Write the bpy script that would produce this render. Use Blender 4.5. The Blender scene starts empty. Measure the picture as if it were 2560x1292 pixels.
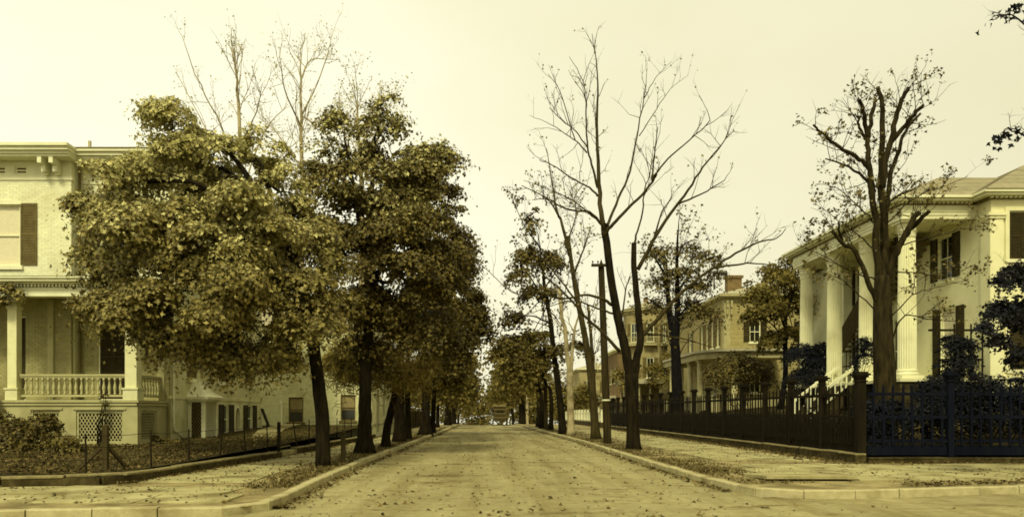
import bpy, math, random
import numpy as np
from mathutils import Vector, Matrix

R = math.radians
rng = np.random.default_rng(11)
random.seed(11)
scene = bpy.context.scene
COL = scene.collection

# ---------------------------------------------------------------- camera, sky, sun, exposure
F, PU, PV, EYE = 1950.0, 1210.0, 1028.0, 1.6          # focal length and vanishing point measured in photo pixels
cam_d = bpy.data.cameras.new("camera")
cam = bpy.data.objects.new("camera", cam_d)
COL.objects.link(cam)
cam.location = (0, 0, EYE)
cam.rotation_euler = (R(90), 0, 0)
cam_d.sensor_width = 36
cam_d.lens = 36 * F / 2560
cam_d.shift_x = (1280 - PU) / 2560
cam_d.shift_y = (PV - 646) / 2560
cam_d.clip_end = 3000
scene.camera = cam

SUN_EL, SUN_AZ = R(47), math.atan2(-0.20, -0.93)        # azimuth from +Y towards +X
world = bpy.data.worlds.new("World")
scene.world = world
world.use_nodes = True
wn, wl = world.node_tree.nodes, world.node_tree.links
wn.clear()
w_out = wn.new("ShaderNodeOutputWorld")
w_bg = wn.new("ShaderNodeBackground")
w_bg.inputs["Strength"].default_value = 0.1
sky = wn.new("ShaderNodeTexSky")
sky.sky_type = 'NISHITA'
sky.sun_disc = False
sky.sun_elevation = SUN_EL
sky.sun_rotation = SUN_AZ
sky.dust_density = 4
w_bw = wn.new("ShaderNodeRGBToBW")
w_tint = wn.new("ShaderNodeMixRGB"); w_tint.blend_type = 'MULTIPLY'; w_tint.inputs[0].default_value = 1
w_tint.inputs[2].default_value = (1.0, 0.98, 0.66, 1)
w_tc = wn.new("ShaderNodeTexCoord")
w_map = wn.new("ShaderNodeMapping"); w_map.inputs["Scale"].default_value = (1, 1, 2.2)
w_noise = wn.new("ShaderNodeTexNoise"); w_noise.inputs["Scale"].default_value = 1.6
w_noise.inputs["Detail"].default_value = 5; w_noise.inputs["Roughness"].default_value = 0.5
w_ramp = wn.new("ShaderNodeValToRGB")                    # thin even cloud, a little whiter where it is thinnest
w_ramp.color_ramp.elements[0].position = 0.30; w_ramp.color_ramp.elements[0].color = (0.87, 0.855, 0.57, 1)
w_ramp.color_ramp.elements[1].position = 0.72; w_ramp.color_ramp.elements[1].color = (1.0, 1.0, 0.78, 1)
w_gain = wn.new("ShaderNodeMixRGB"); w_gain.blend_type = 'MULTIPLY'; w_gain.inputs[0].default_value = 1
w_gain.inputs[2].default_value = (10.0, 10.0, 10.0, 1)
w_mix = wn.new("ShaderNodeMixRGB"); w_mix.inputs[0].default_value = 0.86
wl.new(sky.outputs[0], w_bw.inputs[0]); wl.new(w_bw.outputs[0], w_tint.inputs[1])
wl.new(w_tc.outputs["Generated"], w_map.inputs[0]); wl.new(w_map.outputs[0], w_noise.inputs["Vector"])
wl.new(w_noise.outputs["Fac"], w_ramp.inputs[0]); wl.new(w_ramp.outputs[0], w_gain.inputs[1])
wl.new(w_tint.outputs[0], w_mix.inputs[1]); wl.new(w_gain.outputs[0], w_mix.inputs[2])
w_sep = wn.new("ShaderNodeSeparateXYZ"); w_side = wn.new("ShaderNodeMapRange")       # sky whitened from east to west, suggesting a glow at upper left
w_side.inputs["From Min"].default_value = -1; w_side.inputs["From Max"].default_value = 1
w_ew = wn.new("ShaderNodeMixRGB"); w_ew.inputs[1].default_value = (1.20, 1.19, 1.26, 1); w_ew.inputs[2].default_value = (0.69, 0.64, 0.50, 1)
w_scl = wn.new("ShaderNodeMixRGB"); w_scl.blend_type = 'MULTIPLY'; w_scl.inputs[0].default_value = 1
wl.new(w_tc.outputs["Generated"], w_sep.inputs[0]); wl.new(w_sep.outputs["X"], w_side.inputs["Value"]); wl.new(w_side.outputs[0], w_ew.inputs[0])
wl.new(w_mix.outputs[0], w_scl.inputs[1]); wl.new(w_ew.outputs[0], w_scl.inputs[2])
wl.new(w_scl.outputs[0], w_bg.inputs["Color"]); wl.new(w_bg.outputs[0], w_out.inputs["Surface"])

sun_d = bpy.data.lights.new("sun", 'SUN')
sun_d.energy = 2.4
sun_d.angle = R(11)
sun_d.color = (1.0, 0.95, 0.62)
sun = bpy.data.objects.new("sun", sun_d)
COL.objects.link(sun)
sdir = Vector((math.sin(SUN_AZ) * math.cos(SUN_EL), math.cos(SUN_AZ) * math.cos(SUN_EL), math.sin(SUN_EL)))
sun.rotation_euler = sdir.to_track_quat('Z', 'Y').to_euler()

vs = scene.view_settings
scene.display_settings.display_device = 'sRGB'
vs.view_transform = 'Standard'
vs.look = 'None'
vs.exposure = 0.3
vs.gamma = 1.0
vs.use_curve_mapping = False
scene.render.engine = 'CYCLES'
cy = scene.cycles
cy.use_denoising = True
cy.max_bounces = 6; cy.diffuse_bounces = 3; cy.transmission_bounces = 3; cy.transparent_max_bounces = 6; cy.volume_bounces = 1
cy.filter_width = 1.7

# ---------------------------------------------------------------- helpers
def at(u, v, Y):
    return np.array(((u - PU) * Y / F, Y, EYE + (PV - v) * Y / F))

def gp(u, v, z=0.0):
    Y = (EYE - z) * F / (v - PV)
    return np.array(((u - PU) * Y / F, Y, z))

CREST = 86.0
def gz(y):
    """Height of the street along its length: level, then over a crest and down."""
    d = max(0.0, y - CREST)
    return -0.00075 * d * d if d < 40 else -1.2 - 0.06 * (d - 40) if d < 240 else -13.2

_mats = {}
def mat(name, c1, c2=None, scale=3.0, rough=0.85, bump=0.0, bscale=30.0, stretch=(1, 1, 1), island=0.0, trans=0.0, spec=0.08, c3=None, s3=0.6, detail=5.0, lo=0.35, hi=0.65):
    if name in _mats: return _mats[name]
    m = bpy.data.materials.new(name); m.use_nodes = True
    n, l = m.node_tree.nodes, m.node_tree.links
    bs = n["Principled BSDF"]; out = n["Material Output"]
    bs.inputs["Roughness"].default_value = rough
    bs.inputs["Specular IOR Level"].default_value = spec
    tc = n.new("ShaderNodeTexCoord"); mp = n.new("ShaderNodeMapping"); mp.inputs["Scale"].default_value = stretch
    l.new(tc.outputs["Object"], mp.inputs[0])
    def rgb(c): return (c[0], c[1], c[2], 1)
    col = None
    if c2 is not None:
        no = n.new("ShaderNodeTexNoise"); no.inputs["Scale"].default_value = scale; no.inputs["Detail"].default_value = detail
        no.inputs["Roughness"].default_value = 0.6
        l.new(mp.outputs[0], no.inputs["Vector"])
        rp = n.new("ShaderNodeValToRGB"); rp.color_ramp.elements[0].position = lo; rp.color_ramp.elements[1].position = hi
        rp.color_ramp.elements[0].color = rgb(c1); rp.color_ramp.elements[1].color = rgb(c2)
        l.new(no.outputs["Fac"], rp.inputs[0]); col = rp.outputs[0]
        if c3 is not None:
            n2 = n.new("ShaderNodeTexNoise"); n2.inputs["Scale"].default_value = s3; n2.inputs["Detail"].default_value = 6
            l.new(tc.outputs["Object"], n2.inputs["Vector"])
            r2 = n.new("ShaderNodeValToRGB"); r2.color_ramp.elements[0].position = 0.5; r2.color_ramp.elements[1].position = 0.72
            l.new(n2.outputs["Fac"], r2.inputs[0])
            mx = n.new("ShaderNodeMixRGB"); mx.inputs[2].default_value = rgb(c3)
            l.new(r2.outputs[0], mx.inputs[0]); l.new(col, mx.inputs[1]); col = mx.outputs[0]
    else:
        rg = n.new("ShaderNodeRGB"); rg.outputs[0].default_value = rgb(c1); col = rg.outputs[0]
    if island > 0:
        ge = n.new("ShaderNodeNewGeometry"); mr = n.new("ShaderNodeMapRange")
        mr.inputs["To Min"].default_value = 1 - island; mr.inputs["To Max"].default_value = 1 + island
        l.new(ge.outputs["Random Per Island"], mr.inputs["Value"])
        vm = n.new("ShaderNodeVectorMath"); vm.operation = 'SCALE'
        l.new(col, vm.inputs[0]); l.new(mr.outputs[0], vm.inputs["Scale"]); col = vm.outputs[0]
    l.new(col, bs.inputs["Base Color"])
    if bump > 0:
        nb = n.new("ShaderNodeTexNoise"); nb.inputs["Scale"].default_value = bscale; nb.inputs["Detail"].default_value = 6
        l.new(mp.outputs[0], nb.inputs["Vector"])
        bp = n.new("ShaderNodeBump"); bp.inputs["Strength"].default_value = bump; bp.inputs["Distance"].default_value = 0.03
        l.new(nb.outputs["Fac"], bp.inputs["Height"]); l.new(bp.outputs[0], bs.inputs["Normal"])
    if trans > 0:
        tr = n.new("ShaderNodeBsdfTranslucent"); ms = n.new("ShaderNodeMixShader"); ms.inputs[0].default_value = trans
        l.new(col, tr.inputs["Color"]); l.new(bs.outputs[0], ms.inputs[1]); l.new(tr.outputs[0], ms.inputs[2])
        l.new(ms.outputs[0], out.inputs["Surface"])
    _mats[name] = m
    return m

# colours: one warm family, real reflectances save where glare or shade is put in
M_WHITE = mat("white_paint", (.70, .69, .44), (.79, .78, .51), 2.5, .7, .08, 60, c3=(.60, .57, .34), s3=.5)
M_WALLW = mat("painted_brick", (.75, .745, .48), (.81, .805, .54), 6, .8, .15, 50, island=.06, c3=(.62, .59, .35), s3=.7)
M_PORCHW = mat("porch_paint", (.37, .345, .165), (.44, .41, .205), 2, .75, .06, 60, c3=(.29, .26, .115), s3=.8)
M_LOWER = mat("porch_shade_brick", (.29, .265, .115), (.36, .33, .155), 5, .8, .15, 50, island=.08, c3=(.22, .19, .08), s3=.8)  # painted brick darkened, the porch roof's shade put into its colour
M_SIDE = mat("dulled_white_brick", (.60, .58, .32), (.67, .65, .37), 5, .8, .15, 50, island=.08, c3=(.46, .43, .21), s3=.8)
M_CREAM = mat("cream_stucco", (.69, .66, .38), (.76, .73, .44), 1.2, .85, .12, 50, c3=(.56, .51, .27), s3=.45)
M_COLUMN = mat("column_paint", (.72, .70, .44), (.79, .77, .49), 2, .7, .06, 40, c3=(.60, .56, .33), s3=.9)
M_DIM = mat("dulled_paint", (.34, .30, .14), (.42, .375, .19), 2, .8, .05, 40)
M_CLAP = mat("clapboard_paint", (.30, .25, .10), (.37, .315, .135), 3, .8, .05, 40, island=.08)
M_STUCCO = mat("stained_stucco", (.25, .205, .088), (.37, .315, .15), 1.6, .9, .1, 30, c3=(.15, .115, .045), s3=.7)
M_BRICKD = mat("weathered_brick", (.13, .09, .04), (.20, .14, .06), 3, .9, .1, 30, island=.15)
M_SHUT = mat("shutter_paint", (.030, .023, .008), (.048, .037, .013), 4, .6, 0)
M_SHUTM = mat("worn_shutter_paint", (.11, .085, .030), (.16, .125, .048), 4, .7, 0)
M_GLASS = mat("window_glass", (.02, .018, .01), rough=.08, spec=.6)
M_BLIND = mat("window_blind", (.30, .24, .11), (.24, .19, .085), 3, .8)
M_CURT = mat("lace_curtain", (.62, .57, .38), (.70, .64, .43), 12, .9)
M_DARK = mat("dark_interior", (.018, .014, .006), rough=.9)
M_ROOF = mat("slate", (.24, .21, .125), (.31, .275, .165), 3, .75, .1, 30, island=.16)
M_TIN = mat("tin_roof", (.34, .31, .19), (.42, .385, .24), 2, .6, .05, 20)
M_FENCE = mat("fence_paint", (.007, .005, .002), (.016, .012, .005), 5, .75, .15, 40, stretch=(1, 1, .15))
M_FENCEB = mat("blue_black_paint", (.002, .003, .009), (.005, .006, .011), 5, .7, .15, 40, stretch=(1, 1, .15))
M_IRON = mat("iron", (.010, .007, .003), (.022, .016, .006), 8, .6, .05, 40)
M_POST = mat("grey_wood", (.035, .027, .010), (.075, .058, .024), 6, .9, .2, 30, stretch=(1, 1, .15))
M_POLE = mat("pole_wood", (.022, .016, .006), (.05, .038, .015), 8, .9, .3, 30, stretch=(1, 1, .1))
M_STONE = mat("kerb_stone", (.34, .30, .15), (.44, .39, .21), 6, .9, .35, 25, island=.1, c3=(.22, .18, .08), s3=1.6)
M_LOWWALL = mat("mossy_stone", (.030, .023, .008), (.09, .072, .028), 5, .95, .5, 18, c3=(.03, .023, .008), s3=1.2)
M_COPING = mat("coping_stone", (.15, .125, .055), (.26, .22, .10), 6, .9, .3, 20, island=.1)
M_FLAG = mat("flagstone", (.25, .215, .095), (.41, .37, .18), 1.4, .9, .25, 22, island=.12, c3=(.12, .095, .035), s3=.9, detail=8)
M_DIRT = mat("pavement_dirt", (.13, .10, .04), (.32, .265, .12), 1.6, .95, .5, 25, c3=(.14, .11, .045), s3=.9, lo=.32, hi=.62)
M_YARD = mat("yard_soil", (.022, .016, .005), (.06, .046, .015), 2.4, .95, .6, 20, c3=(.10, .08, .03), s3=1.3)
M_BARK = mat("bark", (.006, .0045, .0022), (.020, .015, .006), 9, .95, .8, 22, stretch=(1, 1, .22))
M_BARKM = mat("brown_bark", (.012, .009, .0035), (.040, .030, .011), 9, .95, .7, 22, stretch=(1, 1, .22))
M_BARKG = mat("grey_bark", (.030, .023, .008), (.065, .050, .019), 8, .95, .6, 24, stretch=(1, 1, .25))
M_BARKP = mat("pale_bark", (.30, .25, .13), (.44, .37, .21), 6, .9, .4, 24, stretch=(1, 1, .3), c3=(.10, .08, .035), s3=1.5)
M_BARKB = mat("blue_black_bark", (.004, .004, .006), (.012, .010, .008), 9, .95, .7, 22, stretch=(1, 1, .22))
M_LEAF = mat("maple_leaf", (.13, .105, .022), (.27, .225, .075), 0.9, .55, island=.6, trans=.12, spec=.2)
M_LEAFD = mat("dark_leaf", (.060, .045, .008), (.145, .113, .028), 0.7, .55, island=.6, trans=.12, spec=.2)
M_LEAFGLARE = mat("glare_pale_leaf", (.32, .285, .095), (.52, .48, .21), 0.9, .55, island=.5, trans=.2)  # washed-out glare put into a paler leaf colour
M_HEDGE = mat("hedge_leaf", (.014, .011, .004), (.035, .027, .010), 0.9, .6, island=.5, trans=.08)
M_LEAFR = mat("russet_leaf", (.105, .082, .018), (.20, .160, .045), 0.8, .7, island=.55, trans=.2)
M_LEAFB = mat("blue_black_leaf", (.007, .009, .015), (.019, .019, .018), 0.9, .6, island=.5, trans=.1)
M_NEEDLE = mat("pine_needle", (.15, .113, .022), (.25, .195, .052), 0.8, .8, island=.4, trans=.15)
M_LITTER = mat("fallen_leaf", (.07, .05, .016), (.15, .11, .04), 1.2, .9, island=.7)
M_GRASS = mat("dry_grass", (.07, .055, .018), (.15, .12, .045), 1.5, .9, island=.5, trans=.15)
M_WAGON = mat("wagon_paint", (.045, .033, .010), (.07, .052, .018), 4, .7)
M_WAGONL = mat("wagon_trim", (.19, .155, .07), rough=.7)

def road_material():
    m = bpy.data.materials.new("macadam"); m.use_nodes = True
    n, l = m.node_tree.nodes, m.node_tree.links
    bs = n["Principled BSDF"]; bs.inputs["Roughness"].default_value = .95; bs.inputs["Specular IOR Level"].default_value = .15
    tc = n.new("ShaderNodeTexCoord")
    def noise(scale, st, det=6, ro=.6):
        mp = n.new("ShaderNodeMapping"); mp.inputs["Scale"].default_value = st
        no = n.new("ShaderNodeTexNoise"); no.inputs["Scale"].default_value = scale; no.inputs["Detail"].default_value = det; no.inputs["Roughness"].default_value = ro
        l.new(tc.outputs["Object"], mp.inputs[0]); l.new(mp.outputs[0], no.inputs["Vector"]); return no.outputs["Fac"]
    def ramp(f, p0, p1, a, b):
        r = n.new("ShaderNodeValToRGB"); r.color_ramp.elements[0].position = p0; r.color_ramp.elements[1].position = p1
        r.color_ramp.elements[0].color = (*a, 1); r.color_ramp.elements[1].color = (*b, 1); l.new(f, r.inputs[0]); return r.outputs[0]
    def mult(a, b, f=1.0):
        x = n.new("ShaderNodeMixRGB"); x.blend_type = 'MULTIPLY'; x.inputs[0].default_value = f
        l.new(a, x.inputs[1]); l.new(b, x.inputs[2]); return x.outputs[0]
    base = ramp(noise(9, (.6, 1.5, 1), 9, .72), .36, .64, (.27, .235, .105), (.43, .385, .195))
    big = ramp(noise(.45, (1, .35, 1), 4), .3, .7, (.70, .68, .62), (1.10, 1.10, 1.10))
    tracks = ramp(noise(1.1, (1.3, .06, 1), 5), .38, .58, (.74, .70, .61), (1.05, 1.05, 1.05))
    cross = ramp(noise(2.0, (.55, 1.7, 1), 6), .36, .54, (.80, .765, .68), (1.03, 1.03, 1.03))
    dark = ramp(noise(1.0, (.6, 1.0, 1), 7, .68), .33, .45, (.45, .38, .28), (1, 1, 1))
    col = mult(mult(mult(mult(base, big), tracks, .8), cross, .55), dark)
    l.new(col, bs.inputs["Base Color"])
    b1 = n.new("ShaderNodeBump"); b1.inputs["Strength"].default_value = .9; b1.inputs["Distance"].default_value = .035
    l.new(noise(28, (1, 1, 1), 8), b1.inputs["Height"])
    b2 = n.new("ShaderNodeBump"); b2.inputs["Strength"].default_value = .35; b2.inputs["Distance"].default_value = .05
    l.new(noise(5, (.5, 1.6, 1), 5), b2.inputs["Height"]); l.new(b1.outputs[0], b2.inputs["Normal"]); l.new(b2.outputs[0], bs.inputs["Normal"])
    return m
M_ROAD = road_material()

def chainloc(o):
    v = Vector((0, 0, 0))
    while o is not None:
        v = v + o.location; o = o.parent
    return v

class MB:
    """Collects shapes in world coordinates; build() links them as one mesh object."""
    def __init__(s): s.v = []; s.f = []; s.n = 0
    def add(s, verts, faces):
        verts = np.asarray(verts, float).reshape(-1, 3)
        k = s.n; s.v.append(verts); s.n += len(verts)
        s.f.extend([[i + k for i in f] for f in faces])
    def box(s, x0, x1, y0, y1, z0, z1):
        s.boxf((0, 0, 0), (1, 0, 0), (0, 1, 0), x0, x1, z0, z1, y0, y1)
    def boxf(s, o, a, n, s0, s1, z0, z1, d0, d1):
        o, a, n = np.array(o, float), np.array(a, float), np.array(n, float); up = np.array((0, 0, 1.0))
        P = [o + a * ss + n * dd + up * zz for zz in (z0, z1) for ss, dd in ((s0, d0), (s1, d0), (s1, d1), (s0, d1))]
        s.add(P, [(0, 3, 2, 1), (4, 5, 6, 7), (0, 1, 5, 4), (1, 2, 6, 5), (2, 3, 7, 6), (3, 0, 4, 7)])
    def bar(s, p, q, w, h=None, up=(0, 0, 1)):
        p, q = np.array(p, float), np.array(q, float); d = q - p; d /= np.linalg.norm(d)
        up = np.array(up, float)
        if abs(d @ up) > .97: up = np.array((1.0, 0, 0))
        a = np.cross(d, up); a /= np.linalg.norm(a); b = np.cross(a, d)
        h = h or w
        P = [c + a * i * w / 2 + b * j * h / 2 for c in (p, q) for i, j in ((-1, -1), (1, -1), (1, 1), (-1, 1))]
        s.add(P, [(0, 3, 2, 1), (4, 5, 6, 7), (0, 1, 5, 4), (1, 2, 6, 5), (2, 3, 7, 6), (3, 0, 4, 7)])
    def tube(s, pts, rad, n=6, cap=True):
        pts = np.asarray(pts, float); m = len(pts)
        t = np.gradient(pts, axis=0); t /= np.linalg.norm(t, axis=1)[:, None] + 1e-9
        ref = np.array((1.0, 0, 0)) if abs(t[0][0]) < .8 else np.array((0, 1.0, 0))
        a = np.cross(t[0], ref); a /= np.linalg.norm(a)
        ang = np.arange(n) * 2 * math.pi / n; ca, sa = np.cos(ang)[:, None], np.sin(ang)[:, None]
        V = np.empty((m, n, 3))
        for i in range(m):
            a = a - t[i] * (a @ t[i]); a /= np.linalg.norm(a) + 1e-9
            b = np.cross(t[i], a)
            V[i] = pts[i] + rad[i] * (ca * a + sa * b)
        F_ = [(i * n + j, i * n + (j + 1) % n, (i + 1) * n + (j + 1) % n, (i + 1) * n + j) for i in range(m - 1) for j in range(n)]
        if cap: F_ += [tuple(range(n - 1, -1, -1)), tuple((m - 1) * n + j for j in range(n))]
        s.add(V.reshape(-1, 3), F_)
    def lathe(s, c, prof, n=12):
        c = np.array(c, float); V = []
        for r, z in prof:
            for j in range(n):
                th = 2 * math.pi * j / n; V.append(c + np.array((r * math.cos(th), r * math.sin(th), z)))
        m = len(prof)
        F_ = [(i * n + j, i * n + (j + 1) % n, (i + 1) * n + (j + 1) % n, (i + 1) * n + j) for i in range(m - 1) for j in range(n)]
        F_ += [tuple(range(n - 1, -1, -1)), tuple((m - 1) * n + j for j in range(n))]
        s.add(V, F_)
    def prism(s, poly, z0, z1):
        k = len(poly)
        V = [(x, y, z0) for x, y in poly] + [(x, y, z1) for x, y in poly]
        s.add(V, [tuple(range(k - 1, -1, -1)), tuple(range(k, 2 * k))] + [(i, (i + 1) % k, k + (i + 1) % k, k + i) for i in range(k)])
    def build(s, name, m, parent=None, smooth=False, **props):
        me = bpy.data.meshes.new(name)
        off = np.array(chainloc(parent)) if parent else np.zeros(3)
        me.from_pydata((np.concatenate(s.v) - off).tolist() if s.v else [], [], s.f)
        me.materials.append(m)
        if smooth: me.polygons.foreach_set("use_smooth", [True] * len(me.polygons))
        return link(name, me, parent, **props)

def link(name, me, parent=None, **props):
    o = bpy.data.objects.new(name, me); COL.objects.link(o)
    if parent: o.parent = parent
    for k, v in props.items():
        if v: o[k] = v
    return o

def thing(name, label, cat, loc=(0, 0, 0), group=None):
    o = bpy.data.objects.new(name, None); COL.objects.link(o); o.location = loc; o.empty_display_size = .3
    o["label"] = label; o["category"] = cat
    if group: o["group"] = group
    return o

def arr_mesh(name, V, quads, m, parent=None, **props):
    me = bpy.data.meshes.new(name)
    off = np.array(chainloc(parent)) if parent else np.zeros(3)
    V = (V - off).astype(np.float32)
    me.vertices.add(len(V)); me.vertices.foreach_set("co", V.ravel())
    q = quads.astype(np.int32); k = q.shape[1]
    me.loops.add(q.size); me.loops.foreach_set("vertex_index", q.ravel())
    me.polygons.add(len(q)); me.polygons.foreach_set("loop_start", np.arange(0, q.size, k, dtype=np.int32))
    try: me.polygons.foreach_set("loop_total", np.full(len(q), k, dtype=np.int32))
    except Exception: pass
    me.materials.append(m); me.update(calc_edges=True)
    return link(name, me, parent, **props)

LEAF_T = np.array([(0, 0, 0), (.64, .42, .12), (.22, .58, .03), (0, 1.12, -.16), (-.22, .58, .03), (-.64, .42, .12)])
LEAF_F = np.array([(0, 1, 2, 3), (0, 3, 4, 5)])
NEED_T = np.array([(-.05, 0, 0), (.05, 0, 0), (.03, 1, -.1), (-.03, 1, -.1)])
NEED_F = np.array([(0, 1, 2, 3)])
def leaf_arrays(P, N, S, T=LEAF_T, Fc=LEAF_F):
    n = len(P)
    N = N / (np.linalg.norm(N, axis=1)[:, None] + 1e-9)
    r = rng.normal(size=(n, 3)); a = np.cross(N, r); a /= np.linalg.norm(a, axis=1)[:, None] + 1e-9
    b = np.cross(N, a)
    k = len(T)
    V = P[:, None, :] + S[:, None, None] * (T[None, :, 0, None] * a[:, None, :] + (T[None, :, 1, None] - .5) * b[:, None, :] + T[None, :, 2, None] * N[:, None, :])
    Q = (Fc[None] + (np.arange(n) * k)[:, None, None]).reshape(-1, Fc.shape[1])
    return V.reshape(-1, 3), Q

def catmull(p, k=4):
    p = np.asarray(p, float)
    if len(p) < 3: return np.array([p[0] + (p[-1] - p[0]) * t for t in np.linspace(0, 1, k + 1)])
    q = np.vstack([2 * p[0] - p[1], p, 2 * p[-1] - p[-2]]); out = []
    for i in range(1, len(q) - 2):
        for t in np.arange(k) / k:
            a, b, c, d = q[i - 1], q[i], q[i + 1], q[i + 2]
            out.append(.5 * (2 * b + (c - a) * t + (2 * a - 5 * b + 4 * c - d) * t * t + (3 * b - a - 3 * c + d) * t ** 3))
    out.append(q[-2]); return np.array(out)

def limb(mb, pts, r0, r1, n=6, k=3, wob=0.0):
    c = catmull(pts, k)
    if wob: c[1:-1] += rng.normal(size=c[1:-1].shape) * wob
    rad = np.linspace(r0, r1, len(c)); mb.tube(c, rad, n)
    return c, rad

def unit(v): return v / (np.linalg.norm(v) + 1e-9)

def twigs(mb, c, rad, num, L, r, lo=.25, level=1, tips=None, up=.45, spread=.9):
    for _ in range(num):
        t = lo + (1 - lo) * rng.random(); i = min(int(t * (len(c) - 1)), len(c) - 2)
        p = c[i] + (c[i + 1] - c[i]) * rng.random()
        d = unit(unit(c[i + 1] - c[i]) * .55 + rng.normal(size=3) * spread * .55 + np.array((0, 0, up)))
        l = L * (.5 + .8 * rng.random()) * (1.15 - .5 * t)
        pts = [p]
        for s_ in range(4):
            d = unit(d + rng.normal(size=3) * .16 + np.array((0, 0, .05)))
            pts.append(pts[-1] + d * l / 4)
        r0 = min(r, rad[i] * .7)
        pts = np.array(pts)
        mb.tube(pts, np.linspace(r0, r0 * .35, 5), 4, cap=False)
        if tips is not None: tips.extend([pts[-1], pts[-2], pts[2]])
        if level > 0: twigs(mb, pts, np.linspace(r0, r0 * .35, 5), 3, l * .55, r0 * .6, .3, level - 1, tips, up * .6, spread)

def crown_points(lobes, clumps, per, leaf=(.09, .16), cr=.38, flat=.5, shell=.5, sub=0, low=-.35):
    """Leaf positions and normals for lobes [(centre, (rx,ry,rz), weight)]: flattened sprays spread over the upper side of boughs."""
    if sub:
        L2 = []
        for (c, rr, *w) in lobes:
            rr = np.array(rr)
            for q in range(sub):
                d = rng.normal(size=3); d /= np.linalg.norm(d)
                f = .40 + .16 * rng.random()
                L2.append((np.array(c) + d * rr * (.55 + .2 * rng.random()), rr * f * np.array((1.05, 1.05, .78)), w[0] if w else 1))
        lobes = L2
    P, N = [], []
    w = np.array([l[1][0] * l[1][2] * (l[2] if len(l) > 2 else 1) for l in lobes]); w = w / w.sum()
    for (c, rr, *_), wi in zip(lobes, w):
        k = max(2, int(clumps * wi + rng.random())); rr = np.array(rr)
        d = rng.normal(size=(k, 3)); d /= np.linalg.norm(d, axis=1)[:, None]
        d[:, 2] = np.where(d[:, 2] < low, -d[:, 2], d[:, 2])
        rad = shell + (1 - shell) * rng.random(k) ** .6
        C = np.array(c) + d * rr * rad[:, None] * (1 + .10 * rng.normal(size=(k, 1)))
        s_ = cr * (.5 + 1.0 * rng.random(k))
        tilt = d * .75 + np.array((0, 0, .7)) + rng.normal(size=(k, 3)) * .25
        tilt /= np.linalg.norm(tilt, axis=1)[:, None]
        L = rng.normal(size=(k, per, 3)) * .6
        h = (L * tilt[:, None, :]).sum(-1, keepdims=True)
        L = (L - (1 - flat * .6) * h * tilt[:, None, :]) * s_[:, None, None]
        L[..., 2] -= .3 * (L ** 2).sum(-1) / s_[:, None]
        P.append((C[:, None, :] + L).reshape(-1, 3))
        nn = tilt[:, None, :] + L / s_[:, None, None] * .6 + rng.normal(size=(k, per, 3)) * .42
        N.append(nn.reshape(-1, 3))
    P, N = np.concatenate(P), np.concatenate(N)
    return P, N, leaf[0] + (leaf[1] - leaf[0]) * rng.random(len(P))

def lobes_px(lst, Y, dscale=1.0):
    out = []
    for e in lst:
        u, v, ru, rv = e[:4]; dy = e[4] if len(e) > 4 else 0; w = e[5] if len(e) > 5 else 1
        y = Y + dy; k = y / F
        out.append((at(u, v, y), (ru * k, (ru + rv) * .5 * k * dscale, rv * k), w))
    return out

def leafy_tree(name, label, cat, base, trunk_pts, r0, r1, lobes, clumps, per, lm, bm, group=None, leaf=(.09, .16), cr=.38, needles=False, limb_r=.09, flare=1.35, shell=.5, tw=2, sub=4, pale=None):
    base = np.array(base, float)
    t = thing(name, label, cat, tuple(base), group)
    mb = MB()
    pts = np.vstack([[base - (0, 0, .1)], np.array(trunk_pts)])
    c = catmull(pts, 4); rad = np.linspace(r0, r1, len(c)); rad[0] = r0 * flare; rad[1] = r0 * (1 + (flare - 1) * .4)
    c[1:] += rng.normal(size=c[1:].shape) * r0 * .04
    mb.tube(c, rad, 12)
    mb.build("trunk", bm, t, smooth=True)
    lb = MB(); top = c[-1]
    for (ce, rr, *_) in lobes:
        ce = np.array(ce); i = int(len(c) * (.62 + .36 * rng.random())); i = min(i, len(c) - 1); s0 = c[i]
        mid = s0 * .5 + ce * .5 + np.array((0, 0, .15 * np.linalg.norm(ce - s0))) + rng.normal(size=3) * .2
        cc, rd = limb(lb, [s0, mid, ce], min(limb_r, rad[i] * .8), .025, 5, 4, .04)
        for q in range(tw * 3):
            e = ce + unit(rng.normal(size=3)) * np.array(rr) * .8
            j = rng.integers(len(cc) // 2, len(cc))
            limb(lb, [cc[j], (cc[j] + e) / 2 + rng.normal(size=3) * .15 + np.array((0, 0, .1)), e], .022, .008, 4, 2)
    lb.build("branches", bm, t, smooth=True)
    P, N, S = crown_points(lobes, clumps, per, leaf, cr, shell=shell, sub=sub)
    if pale:                                             # glare is put into the colour: paler leaves towards the crown top
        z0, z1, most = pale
        glared = rng.random(len(P)) < most * np.clip((P[:, 2] - z0 + np.sin(P[:, 0] * 1.9) * .7 + np.sin(P[:, 2] * 2.3 + 1) * .5) / (z1 - z0), 0, 1)
        V, Q = leaf_arrays(P[glared], N[glared], S[glared]); arr_mesh("glare_pale_crown", V, Q, M_LEAFGLARE, t)
        P, N, S = P[~glared], N[~glared], S[~glared]
    V, Q = leaf_arrays(P, N, S, NEED_T if needles else LEAF_T, NEED_F if needles else LEAF_F)
    arr_mesh("crown", V, Q, lm, t)
    return t

# ---------------------------------------------------------------- ground, road, pavements, kerbs
def strip(name, left, right, ys, dz, m, kind="structure", nx=6, parent=None):
    """A sheet between two x(y) edges that follows the street's long profile."""
    V, F_ = [], []
    for i, y in enumerate(ys):
        for j in range(nx + 1):
            V.append((left(y) + (right(y) - left(y)) * j / nx, y, gz(y) + dz))
    for i in range(len(ys) - 1):
        for j in range(nx):
            a = i * (nx + 1) + j; F_.append((a, a + 1, a + nx + 2, a + nx + 1))
    mb = MB(); mb.add(V, F_); return mb.build(name, m, parent, kind=kind)

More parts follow.
